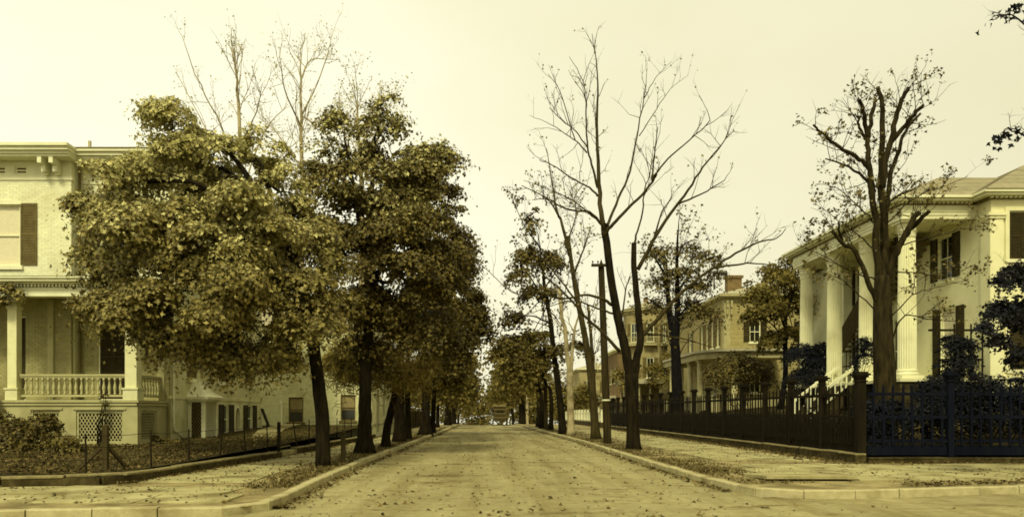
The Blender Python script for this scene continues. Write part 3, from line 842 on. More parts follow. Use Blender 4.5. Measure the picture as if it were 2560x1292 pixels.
    # balustrade
    def rail(p, q, name="rail"):
        r = MB(); r.bar((*p, 2.80), (*q, 2.80), .13, .07); r.bar((*p, 2.735), (*q, 2.735), .08, .05); r.bar((*p, 2.12), (*q, 2.12), .1, .07); r.build(name, M_PORCHW, t)
    rail((-15.35, PY + .18), (-11.86, PY + .18)); rail((PX1 - .22, PY + .42), (PX1 - .22, YB - .02))
    prof = [(.045, 0), (.045, .06), (.028, .075), (.05, .16), (.058, .23), (.04, .32), (.024, .4), (.03, .43), (.026, .46), (.045, .47), (.045, .56)]
    spots = [(x, PY + .18) for x in np.linspace(-15.17, -12.04, 18)] + [(PX1 - .22, y) for y in np.linspace(26.25, 27.85, 8)]
    m = MB(); m.lathe((0, 0, 0), prof, 8); pr = m.build("baluster", M_PORCHW, t, smooth=True)
    for i, (x, y) in enumerate(spots):
        o = pr if i == 0 else pr.copy()
        if i: COL.objects.link(o)
        o.location = Vector((x, y, 2.155)) - t.location
        if i == 0:
            me = pr.data; me.transform(Matrix.Translation(t.location))
    # porch stair at the far end, with its sloping rail
    s = MB()
    for k in range(8): s.box(-17.2, -15.98, PY - .12 - .27 * (k + 1), PY - .122 - .27 * k, .2, 1.9 - .19 * k)
    s.build("porch_steps", M_PORCHW, t)
    r = MB(); r.bar((-15.95, PY, 2.75), (-15.95, PY - 2.1, 1.3), .12, .1); r.bar((-15.95, PY, 2.15), (-15.95, PY - 2.1, .7), .1, .06)
    r.box(-16.06, -15.84, PY - 2.3, PY - 2.08, .2, 1.5); r.build("stair_rail", M_WHITE, t)
    # street side windows and doors
    for y0, y1 in ((29.62, 30.72), (33.2, 34.35), (36.85, 38.1)):
        for z0, z1 in ((2.86, 5.2), (6.8, 8.7)):
            window(t, oS, YP, XP, y0, y1, z0, z1)
            ym = (y0 + y1) / 2
            shutter(t, oS, YP, XP, y0 + .05, ym - .01, z0 + .05, z1 - .05, M_SHUTM, d=.075); shutter(t, oS, YP, XP, ym + .01, y1 - .05, z0 + .05, z1 - .05, M_SHUTM, d=.075)
    for y0, y1, w in ((33.8, 34.5, .62), (37.2, 38.05, .62)):
        window(t, oS, YP, XP, y0, y1, .62, 1.9, bars=(0, 0), pane_m=M_GLASS)
        shutter(t, oS, YP, XP, y0 - w - .01, y0 - .01, .62, 1.9, M_SHUT); shutter(t, oS, YP, XP, y1 + .01, y1 + w + .01, .62, 1.9, M_SHUT)
    b = MB()
    for k in range(8):
        th0, th1 = math.pi * k / 8, math.pi * (k + 1) / 8; cy_, r0, r1 = 35.725, .275, .35
        P = [(cy_ + r * math.cos(th), 1.5 + r * math.sin(th)) for th in (th0, th1) for r in (r0, r1)]
        b.add([(XS + d, y, z) for d in (-.05, .03) for y, z in (P[0], P[1], P[3], P[2])], [(0, 1, 2, 3), (7, 6, 5, 4), (0, 4, 5, 1), (1, 5, 6, 2), (2, 6, 7, 3), (3, 7, 4, 0)])
    b.boxf(oS, YP, XP, 35.38, 35.45, .7, 1.5, .12, .15); b.boxf(oS, YP, XP, 36.0, 36.07, .7, 1.5, .12, .15); b.build("arched_niche", M_WHITE, t)
    b = MB(); b.boxf(oS, YP, XP, 35.46, 35.99, .78, 1.77, .0, .03); b.build("niche_back", M_BLIND, t)
    # little lattice vestibule with a flared roof
    VX = -10.62; y0, y1 = 29.7, 31.1
    v = MB()
    for y in (y0, y1 - .1): v.box(VX - .1, VX, y, y + .1, .45, 2.0)
    v.box(XS + .02, XS + .1, y0, y0 + .1, .45, 2.0); v.box(XS + .02, VX, y0, y1, .35, .5)
    v.box(XS + .015, VX + .1, y0 - .12, y1 + .12, 2.0, 2.07); v.box(XS + .014, VX + .17, y0 - .19, y1 + .19, 2.072, 2.15)
    vo = v.build("vestibule", M_WHITE, t)
    lattice(vo, (0, y0 + .1, 0), XP, YN, XS + .1, VX - .1, .5, 2.0, M_SHUTM, d=.02, pitch=.1, fm=M_WHITE, border=.05)
    lattice(vo, (VX - .1, 0, 0), YP, XP, y0 + .1, y1 - .1, .5, 2.0, M_WHITE, d=.02, pitch=.1, fm=M_WHITE, border=.05)
    r = MB(); q = [(XS + .015, y0 - .2), (VX + .18, y0 - .2), (VX + .18, y1 + .2), (XS + .015, y1 + .2)]
    lv = [(0, 2.152), (.28, 2.33), (.45, 2.52), (.56, 2.74)]
    for (d0, za), (d1, zb) in zip(lv[:-1], lv[1:]):
        A = [(q[0][0], q[0][1] + d0), (q[1][0] - d0, q[1][1] + d0), (q[2][0] - d0, q[2][1] - d0), (q[3][0], q[3][1] - d0)]
        B = [(q[0][0], q[0][1] + d1), (q[1][0] - d1, q[1][1] + d1), (q[2][0] - d1, q[2][1] - d1), (q[3][0], q[3][1] - d1)]
        for j in range(3): r.add([(*A[j], za), (*A[j + 1], za), (*B[j + 1], zb), (*B[j], zb)], [(0, 1, 2, 3)])
        if d1 == .56: r.add([(*p, zb) for p in B], [(0, 1, 2, 3)])
    r.build("vestibule_roof", M_WHITE, vo)
    # downspouts
    d = MB(); x = XS + .06; d.tube([(x, 28.25, 10.3), (x, 28.25, 1.15), (x, 28.3, .95), (x + .1, 28.9, .62)], [.05] * 4, 8); d.build("downspout", M_WHITE, t, smooth=True)
    d = MB(); d.tube([(-14.42, 27.82, 10.3), (-14.42, 27.82, 6.3)], [.05] * 2, 8); d.tube([(-14.42, 27.82, 5.5), (-14.42, 27.82, 2.0)], [.05] * 2, 8); d.build("downspout", M_SHUTM, t, smooth=True)
porch_house()

# ---------------------------------------------------------------- white outbuilding behind it
def outbuilding():
    t = thing("white_outbuilding", "plain whitewashed brick outbuilding with two dark sash windows behind the yard path", "house", (-11, 49, .5))
    YF, X0, X1 = 44.9, -16.6, -6.45
    o = (0, YF + .12, 0); oS = (X1 - .12, 0, 0)
    wins = [(-11.25, -10.4, .98, 2.42), (-8.25, -7.4, 1.08, 2.56)]
    wall(t, o, XP, YN, X0, X1, .1, 6.6, wins, M_SIDE, bricks=(.24, .08))
    wall(t, oS, YP, XP, YF + .12, 56, .1, 6.6, [(46.6, 47.7, .35, 2.9), (50, 51, 1.2, 2.8)], M_WALLW)
    b = MB(); b.box(X0, X1 - .125, YF + .3, 56, 0, 6.55); b.build("house_core", M_DARK, t)
    for w in wins: window(t, o, XP, YN, *w, frame_m=M_SHUTM, bars=(0, 0), blind=(.42, M_BLIND))
    window(t, oS, YP, XP, 50, 51, 1.2, 2.8)
    d = MB(); d.boxf(oS, YP, XP, 46.64, 47.66, .35, 2.86, .02, .06)
    do = d.build("door", M_SHUTM, t)
    d = MB(); d.boxf(oS, YP, XP, 46.5, 46.6, .3, 3.0, .12, .18); d.boxf(oS, YP, XP, 47.7, 47.8, .3, 3.0, .12, .18); d.boxf(oS, YP, XP, 46.5, 47.8, 2.902, 3.05, .121, .185); d.build("door_frame", M_WHITE, do)
    r = MB(); r.add([(X0 - .3, YF - .3, 6.5), (X1 + .3, YF - .3, 6.5), (X1 + .3, 50.5, 8.4), (X0 - .3, 50.5, 8.4), (X1 + .3, 56.3, 6.5), (X0 - .3, 56.3, 6.5)], [(0, 1, 2, 3), (3, 2, 4, 5)]); r.build("roof", M_ROOF, t)
    p = MB(); p.tube([(-11.6, YF - .12, .5), (-11.6, YF - .12, 2.05)], [.07, .06], 8); p.tube([(-11.6, YF - .12, 2.05), (-11.6, YF - .12, 2.2)], [.1, .1], 8); p.build("vent_pipe", M_WHITE, t)
outbuilding()
mb = MB(); V = [(-6.7, 25.7, .38), (-6.65, 27.0, .40), (-8.4, 33, .60), (-8.9, 33.2, .59), (-9.4, 38, .78), (-8.9, 38.3, .80), (-7.2, 44.6, .86), (-8.4, 44.6, .85)]
mb.add([(-6.75, 25.7, .40), (-6.7, 27.0, .42), (-8.3, 31, .62), (-9.0, 30, .58), (-9.2, 36, .80), (-10.0, 34.5, .78), (-9.9, 41, .87), (-11.0, 41, .87), (-10.4, 44.6, .89), (-11.6, 44.6, .89)], [(0, 1, 2, 3), (3, 2, 4, 5), (5, 4, 6, 7), (7, 6, 8, 9)])
mb.build("garden_path", M_FLAG, kind="structure")
mb = MB(); mb.box(-7.05, -6.5, 25.5, 27.1, .05, .30); mb.build("path_step", M_FLAG, kind="structure")

# ---------------------------------------------------------------- the columned mansion (other corner)
def column(parent, x, y, z0, z1, r, m):
    n, fl = 96, 24; V = []; h = z1 - z0
    prof = [(0, 1), (.25, .995), (.5, .965), (.75, .92), (1, .86)]
    zb, zt = z0 + .38, z1 - .62
    for f, k in prof:
        for j in range(n):
            th = 2 * math.pi * j / n; s = abs(math.sin(th * fl / 2))
            rr = r * k * (1 - .12 * math.sqrt(s) if s > .18 else 1)
            V.append((x + rr * math.cos(th), y + rr * math.sin(th), zb + (zt - zb) * f))
    b = MB(); k = len(prof)
    b.add(V, [(i * n + j, i * n + (j + 1) % n, (i + 1) * n + (j + 1) % n, (i + 1) * n + j) for i in range(k - 1) for j in range(n)])
    c = b.build("column", m, parent)
    b = MB(); b.box(x - r * 1.28, x + r * 1.28, y - r * 1.28, y + r * 1.28, z0, z0 + .14)
    b.lathe((x, y, z0 + .142), [(r * 1.22, 0), (r * 1.27, .05), (r * 1.2, .11), (r * 1.08, .13), (r * 1.14, .17), (r * 1.12, .21), (r * 1.0, .236)], 28); b.build("column_base", m, c)
    # capital: bell with two tiers of leaves and a thin abacus
    b = MB(); q = r * .86
    b.lathe((x, y, zt), [(q * 1.06, 0), (q * 1.06, .04), (q * .97, .05), (q * 1.0, .3), (q * 1.2, .5), (q * 1.28, .53)], 20)
    for tier, (zz, hh, nl) in enumerate(((.05, .2, 10), (.2, .24, 10))):
        for j in range(nl):
            th = 2 * math.pi * (j + tier * .5) / nl; ca, sa = math.cos(th), math.sin(th)
            pf = [(q * 1.0, zz), (q * 1.1, zz + hh * .6), (q * 1.28, zz + hh), (q * 1.36, zz + hh * .86)]; wd = [.10, .09, .06, .02]
            P = []
            for (rr, z), ww in zip(pf, wd):
                for s_ in (-1, 1): P.append((x + rr * ca - s_ * ww * sa, y + rr * sa + s_ * ww * ca, zt + z))
            b.add(P, [(0, 1, 3, 2), (2, 3, 5, 4), (4, 5, 7, 6)])
    a = q * 1.42; b.box(x - a, x + a, y - a, y + a, zt + .535, zt + .618)
    b.build("capital", m, c)

def mansion():
    t = thing("columned_mansion", "cream stucco mansion with tall fluted portico columns behind the dark fence", "house", (20, 36, 1.6))
    XW, YF, Z0, ZE = 19.5, 30.0, 1.5, 9.2
    oW = (XW + .14, 0, 0); oF = (0, YF + .14, 0)
    up = [(32.45, 33.5), (36.2, 37.25), (39.9, 40.95)]
    opsW = [(a, b_, 7.15, 9.0) for a, b_ in up] + [(32.2, 33.3, 2.95, 5.95), (36.2, 37.25, 2.95, 5.95), (39.9, 40.95, 2.95, 5.95)]
    wall(t, oW, YP, XN, YF + .14, 47, Z0, 9.95, opsW, M_CREAM, t=.14)
    opsF = [(20.18, 21.35, 7.45, 9.3), (20.18, 21.35, 3.2, 5.7), (23.2, 24.4, 7.45, 9.3), (23.2, 24.4, 3.2, 5.7)]
    wall(t, oF, XP, YN, XW, 31, Z0, 9.95, opsF, M_CREAM, t=.14)
    b = MB(); b.box(XW + .15, 31, YF + .3, 47, 1, 9.9); b.build("house_core", M_DARK, t)
    b = MB(); b.boxf(oF, XP, YN, XW - .06, 31, 2.86, 2.98, .14, .2); b.boxf(oW, YP, XN, YF - .06, 31.0, 2.86, 2.98, .14, .2); b.build("string_course", M_CREAM, t)
    # corner pilaster with its capital
    b = MB(); b.boxf(oF, XP, YN, XW - .07, XW + .42, 2.98, 9.0, .14, .22); b.boxf(oW, YP, XN, YF - .07, YF + .5, 2.98, 9.0, .14, .221)
    b.boxf(oF, XP, YN, XW - .12, XW + .47, 9.0, 9.1, .14, .27); b.boxf(oF, XP, YN, XW - .16, XW + .51, 9.102, 9.22, .14, .32)
    b.boxf(oW, YP, XN, YF - .12, YF + .55, 9.0, 9.1, .14, .271); b.boxf(oW, YP, XN, YF - .16, YF + .6, 9.102, 9.22, .14, .321)
    b.build("corner_pilaster", M_CREAM, t)
    for a, b_ in up:
        window(t, oW, YP, XN, a, b_, 7.15, 9.0); shutter(t, oW, YP, XN, a - .52, a - .01, 7.17, 9.0, M_SHUT, d=.15); shutter(t, oW, YP, XN, b_ + .01, b_ + .52, 7.17, 9.0, M_SHUT, d=.15)
    for a, b_ in ((32.2, 33.3), (36.2, 37.25), (39.9, 40.95)):
        window(t, oW, YP, XN, a, b_, 2.95, 5.95, pane_m=M_CURT if a < 33 else M_GLASS, sill=False, name="french_window")
        shutter(t, oW, YP, XN, a - .55, a - .01, 2.97, 5.95, M_SHUT, d=.15); shutter(t, oW, YP, XN, b_ + .01, b_ + .55, 2.97, 5.95, M_SHUT, d=.15)
    for a, b_, c, d in opsF:
        window(t, oF, XP, YN, a, b_, c, d)
        m = (a + b_) / 2
        shutter(t, oF, XP, YN, a + .05, m - .005, c + .03, d - .05, M_SHUT, d=.09); shutter(t, oF, XP, YN, m + .005, b_ - .05, c + .03, d - .05, M_SHUT, d=.09)
        f = MB(); f.boxf(oF, XP, YN, a - .16, a - .002, c - .1, d + .16, .14, .2); f.boxf(oF, XP, YN, b_ + .002, b_ + .16, c - .1, d + .16, .14, .2); f.boxf(oF, XP, YN, a - .002, b_ + .002, d + .002, d + .16, .14, .2); f.build("window_surround", M_CREAM, t)
    # portico
    XC = 17.0; ys = [31.35, 34.6, 37.85, 41.1]
    for y in ys: column(t, XC, y, 2.9, 9.2, .35, M_COLUMN)
    b = MB(); b.box(16.35, XW - .02, 30.65, 41.8, 2.78, 2.9); b.build("portico_floor", M_CREAM, t)
    for y in ys: b = MB(); b.box(XC - .62, XC + .62, y - .62, y + .62, 1.0, 2.775); b.build("pier", M_LOWWALL, t)
    b = MB(); b.box(16.9, 19.4, 31.4, 41.2, 1.0, 2.77); b.build("dark_undercroft", M_DARK, t)
    X0, Y0, Y1 = 16.5, 30.82, 41.62
    b = MB()
    def ring(z0, z1, pr, e=0.0):
        b.box(X0 - pr, X0 + .9, Y0 - pr, Y1 + pr, z0, z1); b.box(X0 + .901, XW + .05 + e, Y0 - pr, Y0 + .8, z0, z1); b.box(X0 + .901, XW + .05, Y1 - .8, Y1 + pr, z0, z1)
    ring(9.2, 9.34, 0); ring(9.342, 9.46, .03); ring(9.462, 9.5, .06); ring(9.502, 9.74, .01)
    b.build("entablature", M_WHITE, t)
    b = MB(); b.box(X0 + .91, XW, Y0 + .81, Y1 - .81, 9.42, 9.47); b.build("portico_ceiling", M_CREAM, t)
    def rim(name, z0, z1, pr):
        b = MB(); b.box(X0 - pr, XW - .3, Y0 - pr, Y1 + pr, z0, z1)
        b.box(XW - pr - .05, 31, YF - pr, 47, z0 + .002, z1 + .002); return b.build(name, M_WHITE, t)
    rim("cornice", 9.84, 9.93, .36); rim("cornice", 9.934, 10.03, .46)
    b = MB(); b.box(X0 - .1, XW - .2, Y0 - .1, Y1 + .1, 9.742, 9.775); b.box(XW - .15, 31, YF - .1, 47, 9.74, 9.773); b.box(X0 - .05, XW - .2, Y0 - .05, Y1 + .05, 9.776, 9.838); b.box(XW - .1, 31, YF - .05, 47, 9.777, 9.837); b.build("bed_moulding", M_SHUTM, t)
    b = MB(); y = Y0 - .14
    while y < Y1: b.box(X0 - .19, X0 - .052, y, y + .09, 9.776, 9.836); y += .18
    x = X0 - .1
    while x < XW - .3: b.box(x, x + .09, Y0 - .19, Y0 - .052, 9.776, 9.836); x += .18
    x = XW - .1
    while x < 31: b.box(x, x + .09, YF - .19, YF - .052, 9.776, 9.836); x += .18
    b.build("dentils", M_WHITE, t, kind="stuff")
    # roofs
    hip(t, X0, 27, Y0, Y1, 10.03, 11.9, M_ROOF, over=.42, inset=4.0, course=.3)
    hip(t, XW, 31, YF, 47, 10.035, 12.35, M_ROOF, over=.5, inset=4.6, course=.3)
    # front steps to the street with white rails
    s = MB()
    for k in range(8): s.box(16.3 - .21 * (k + 1), 16.3 - .21 * k - .002, 35.25, 37.15, 1.0, 2.9 - .175 * (k + 1))
    s.build("portico_steps", M_POST, t)
    for y in (35.2, 37.2):
        r = MB(); r.bar((16.9, y, 3.72), (14.75, y, 1.93 + .15), .12, .12); r.bar((16.6, y, 2.95), (14.8, y, 1.45), .08, .08)
        r.box(14.62, 14.82, y - .1, y + .1, .9, 2.3); so = r.build("step_rail", M_WHITE, t)
        for k in range(7):
            x = 15.05 + k * .26; q = MB(); q.box(x - .032, x + .032, y - .032, y + .032, 1.5 + (x - 14.85) * .83, 2.12 + (x - 14.75) * .833); q.build("baluster", M_WHITE, so)
    # boarded stair rising under the portico
    sx = 18.5; p0, p1 = np.array((40.4, 4.55)), np.array((34.0, 9.0))
    for k in range(5):
        w = .26; z0 = k * (w + .012); q = MB()
        q.add([(sx + d, yy, zz + z0 + h) for d in (0, .04) for (yy, zz), h in ((p0, 0), (p1, 0), (p1, w), (p0, w))], [(0, 1, 2, 3), (7, 6, 5, 4), (0, 4, 5, 1), (1, 5, 6, 2), (2, 6, 7, 3), (3, 7, 4, 0)])
        q.build("stair_plank", M_WAGON, t)
    q = MB()
    for k in range(20):
        f = k / 20; yy, zz = p0 + (p1 - p0) * f; q.box(sx + .05, XW - .02, yy - .32, yy, zz + .1, zz + .2)
    q.build("stair_treads", M_SHUTM, t)
    q = MB()
    for k in range(14): yy = 40.2 - k * .4; q.box(sx - .4, sx - .37, yy - .015, yy + .015, 2.9, 4.4 if k < 3 else 4.6 + .65 * (k - 3) * .4)
    q.bar((sx - .385, 40.3, 3.85), (sx - .385, 34.5, 3.85), .05); q.build("iron_balusters", M_IRON, t)
    # rear square pillar at the far end of the portico
    q = MB(); q.box(18.9, 19.35, 41.0, 41.4, 2.9, 9.2); q.build("square_pillar", M_COLUMN, t)
    # iron verandah beside the portico
    v = MB(); y = 30.35
    for x in (17.7, 18.3, 18.95, 19.4): v.box(x - .025, x + .025, y - .02, y + .02, 1.2, 5.0)
    v.box(17.3, 19.9, y - .04, y + .04, 4.72, 4.8); v.box(17.6, 19.45, y - .03, y + .03, 3.6, 3.65); v.box(17.6, 19.45, y - .03, y + .03, 3.0, 3.05)
    for k in range(16): x = 17.72 + k * .11; v.box(x - .008, x + .008, y - .008, y + .008, 3.05, 3.6)
    v.build("iron_verandah", M_IRON, t)
mansion()

# ---------------------------------------------------------------- houses further up the same side
def clapboard_house():
    t = thing("clapboard_house", "yellowish clapboard house with a pillared wraparound porch and one broad chimney", "house", (22, 64, 2))
    XW, YF = 17.9, 58.0
    oW, oF = (XW + .12, 0, 0), (0, YF + .12, 0)
    opsF = [(19.75, 20.55, 6.75, 8.3), (23.5, 24.4, 6.75, 8.3), (19.75, 20.55, 3.0, 5.0)]
    wall(t, oF, XP, YN, XW, 31, 1.4, 9.8, opsF, M_CLAP, clap=.15)
    opsW = [(y, y + .62, 6.55, 8.6) for y in (59.3, 60.75, 62.2, 63.65)] + [(67, 68, 6.6, 8.4), (60, 61, 2.9, 5.2), (63.5, 64.5, 2.9, 5.2)]
    wall(t, oW, YP, XN, YF + .12, 76, 1.4, 9.8, opsW, M_CLAP, clap=.15)
    b = MB(); b.box(XW + .13, 31, YF + .3, 76, 1, 9.9); b.build("house_core", M_DARK, t)
    for a, b_, c, d in opsF:
        window(t, oF, XP, YN, a, b_, c, d); shutter(t, oF, XP, YN, a - .46, a - .01, c, d, M_SHUT); shutter(t, oF, XP, YN, b_ + .01, b_ + .46, c, d, M_SHUT)
    for a, b_, c, d in opsW:
        window(t, oW, YP, XN, a, b_, c, d)
        if c > 6: shutter(t, oW, YP, XN, a - .36, a - .01, c, d, M_SHUTM); shutter(t, oW, YP, XN, b_ + .01, b_ + .36, c, d, M_SHUTM)
    b = MB(); b.boxf(oF, XP, YN, XW - .05, XW + .4, 1.4, 9.8, .12, .18); b.boxf(oW, YP, XN, YF - .05, YF + .4, 1.4, 9.8, .12, .181); b.build("corner_board", M_DIM, t)
    cornice(t, XW, 31, YF, 76, 9.8, [(0, .2, .06), (.202, .1, .35), (.304, .16, .5)], M_DIM)
    for x in (XW + .12, XW + .42):
        c = MB(); c.box(x - .07, x + .07, YF - .38, YF - .19, 9.3, 9.79); c.box(x - .06, x + .06, YF - .28, YF - .19, 8.8, 9.298); c.build("bracket", M_DIM, t)
    hip(t, XW, 31, YF, 76, 10.28, 12.0, M_TIN, over=.5, inset=5.5, course=.5)
    c = MB(); c.box(19.2, 20.3, 61.4, 62.2, 10.3, 12.1); c.box(19.1, 20.4, 61.3, 62.3, 12.102, 12.3); c.build("chimney", M_BRICKD, t)
    # porch, turning the corner
    poly = [(15.5, 67), (15.5, 57), (15.8, 55.8), (16.5, 54.9), (17.5, 54.4), (21.4, 54.4), (21.4, 57.8), (17.75, 57.8), (17.75, 67)]
    def off(p, k): c = np.array((18.2, 60.0)); return [tuple(np.array(q) + unit(np.array(q) - c) * k) for q in p]
    b = MB(); b.prism(poly, 5.35, 5.8); b.build("porch_frieze", M_DIM, t)
    b = MB(); b.prism(off(poly, .3), 5.802, 5.98); b.build("porch_roof", M_TIN, t)
    b = MB(); b.prism(poly, 1.3, 2.5); b.build("porch_floor", M_DIM, t)
    for x, y in ((15.8, 65.5), (15.8, 62.5), (15.8, 59.8), (15.8, 57.1), (17.6, 54.8), (21.1, 54.8)):
        c = MB(); c.lathe((x, y, 2.502), [(.26, 0), (.26, .12), (.2, .14), (.2, 2.55), (.17, 2.6), (.27, 2.7), (.27, 2.845)], 12); c.build("porch_column", M_DIM, t, smooth=True)
clapboard_house()

def tower_house():
    t = thing("tower_house", "stained stucco house with an eight sided corner tower under a low cap roof", "house", (18, 84, 1))
    cx, cyy, r = 16.7, 80.5, 2.35; n = 8
    P = [(cx + r * math.cos(math.pi * (2 * k + 1) / n), cyy + r * math.sin(math.pi * (2 * k + 1) / n)) for k in range(n)]
    core = MB(); core.prism([(cx + (p[0] - cx) * .93, cyy + (p[1] - cyy) * .93) for p in P], .3, 11.5); core.build("tower_core", M_DARK, t)
    for k in range(n):
        p, q = np.array((*P[k], 0)), np.array((*P[(k + 1) % n], 0)); mid = (p + q) / 2
        if mid[1] > cyy + 1.2: continue
        a = unit(q - p); L = np.linalg.norm(q - p); nn = unit(mid - np.array((cx, cyy, 0))); o = p - nn * .12
        ops = [(L * .3, L * .7, 8.6, 10.5), (L * .3, L * .7, 5.0, 7.0)]
        wall(t, o, tuple(a), tuple(nn), 0, L, .5, 11.5, ops, M_STUCCO)
        for c in ops:
            window(t, o, tuple(a), tuple(nn), *c); shutter(t, o, tuple(a), tuple(nn), c[0] - .4, c[0] - .01, c[2], c[3], M_SHUTM); shutter(t, o, tuple(a), tuple(nn), c[1] + .01, c[1] + .4, c[2], c[3], M_SHUTM)
        if mid[1] < cyy - .3:
            b = MB(); b.boxf(o, tuple(a), tuple(nn), L * .12, L * .88, 8.2, 8.34, .12, .75)
            for s in np.linspace(L * .14, L * .86, 9): b.boxf(o, tuple(a), tuple(nn), s - .02, s + .02, 8.342, 9.0, .68, .72)
            b.boxf(o, tuple(a), tuple(nn), L * .12, L * .88, 9.002, 9.07, .66, .75); b.build("balcony", M_DIM, t)
    def oct_(k, z0, z1): b.prism([(cx + (p[0] - cx) * k, cyy + (p[1] - cyy) * k) for p in P], z0, z1)
    b = MB(); oct_(1.04, 11.5, 11.75); oct_(1.16, 11.752, 11.95); b.build("tower_cornice", M_DIM, t)
    b = MB(); V = [(cx + (p[0] - cx) * 1.2, cyy + (p[1] - cyy) * 1.2, 11.952) for p in P] + [(cx, cyy, 12.9)]
    b.add(V, [(k, (k + 1) % 8, 8) for k in range(8)]); b.build("tower_roof", M_ROOF, t)
    b = MB(); b.box(cx - .2, cx + .2, cyy - .2, cyy + .2, 12.6, 13.3); b.build("finial", M_BRICKD, t)
    oW = (17.6 + .12, 0, 0); ops = [(84, 85, 5, 7), (84, 85, 1.5, 3.8), (88, 89, 5, 7), (88, 89, 1.5, 3.8)]
    wall(t, oW, YP, XN, 82.5, 95, .3, 9, ops, M_STUCCO)
    for c in ops: window(t, oW, YP, XN, *c)
    oF = (0, 81.12, 0); ops = [(20.4, 21.3, 5, 7), (20.4, 21.3, 1.8, 4)]
    wall(t, oF, XP, YN, 18.9, 27, .3, 9, ops, M_STUCCO)
    for c in ops:
        window(t, oF, XP, YN, *c); shutter(t, oF, XP, YN, c[0] - .46, c[0] - .01, c[2], c[3], M_SHUTM); shutter(t, oF, XP, YN, c[1] + .01, c[1] + .46, c[2], c[3], M_SHUTM)
    b = MB(); b.box(17.75, 27, 81.3, 95, .3, 8.9); b.build("house_core", M_DARK, t)
    hip(t, 17.6, 27, 81, 95, 9.0, 10.3, M_TIN, over=.5, inset=4, course=.5)
    # porch with slim white columns
    b = MB(); b.box(13.6, 17.5, 75.5, 80, 4.3, 4.7); b.build("porch_roof", M_TIN, t)
    b = MB(); b.box(13.8, 17.4, 75.7, 79.9, .8, 1.6); b.build("porch_floor", M_STUCCO, t)
    for x, y in ((14, 76), (15.1, 76), (16.2, 76), (17.2, 76), (14, 77.6), (14, 79.4)):
        c = MB(); c.lathe((x, y, 1.602), [(.2, 0), (.2, .1), (.13, .14), (.12, 2.4), (.19, 2.5), (.19, 2.697)], 10); c.build("porch_column", M_DIM, t, smooth=True)
tower_house()

def plain_house(name, label, x0, x1, y0, y1, z0, ze, zr, m, rows, porch=False):
    t = thing(name, label, "house", ((x0 + x1) / 2, (y0 + y1) / 2, z0))
    oW, oF = (x0 + .12, 0, 0), (0, y0 + .12, 0)
    opsW = [(y, y + 1.0, z, z + 1.9) for y in np.arange(y0 + 1.4, y1 - 2, 3.0) for z in rows]; opsF = [(x, x + .95, z, z + 1.9) for x in np.arange(x0 + 1.2, x1 - 1.5, 2.6) for z in rows]
    wall(t, oW, YP, XN, y0 + .12, y1, z0, ze, opsW, m); wall(t, oF, XP, YN, x0, x1, z0, ze, opsF, m)
    b = MB(); b.box(x0 + .14, x1, y0 + .3, y1, z0, ze - .05); b.build("house_core", M_DARK, t)
    for c in opsW: window(t, oW, YP, XN, *c)
    for c in opsF:
        window(t, oF, XP, YN, *c); shutter(t, oF, XP, YN, c[0] - .5, c[0] - .01, c[2], c[3], M_SHUTM); shutter(t, oF, XP, YN, c[1] + .01, c[1] + .5, c[2], c[3], M_SHUTM)
    cornice(t, x0, x1, y0, y1, ze, [(0, .15, .1), (.152, .2, .45)], M_CREAM)
    hip(t, x0, x1, y0, y1, ze + .36, zr, M_TIN, over=.4, inset=3.5, course=.5)
    c = MB(); c.box(x0 + 2, x0 + 3, y0 + 3, y0 + 4, ze, zr + 1.3); c.build("chimney", M_BRICKD, t)
    if porch:
        b = MB(); b.box(x0 - 2.4, x0 - .01, y0 + 1, y1 - 2, z0 + 3.4, z0 + 3.8); b.build("porch_roof", M_TIN, t)
        for y in np.arange(y0 + 1.3, y1 - 2, 2.2): c = MB(); c.lathe((x0 - 2.1, y, z0 + .5), [(.2, 0), (.15, .1), (.14, 2.6), (.2, 2.898)], 8); c.build("porch_column", M_SIDE, t)
    return t
plain_house("brick_house", "dark weathered brick house just beyond the eight sided tower", 16.6, 25, 97, 109, -.2, 9.0, 10.2, M_BRICKD, (1.4, 5.2), True)
plain_house("far_house", "far grey house with a pale cornice showing between the street trees", 15.4, 24, 126, 138, -2.2, 8.2, 9.6, M_STUCCO, (.6, 4.6))

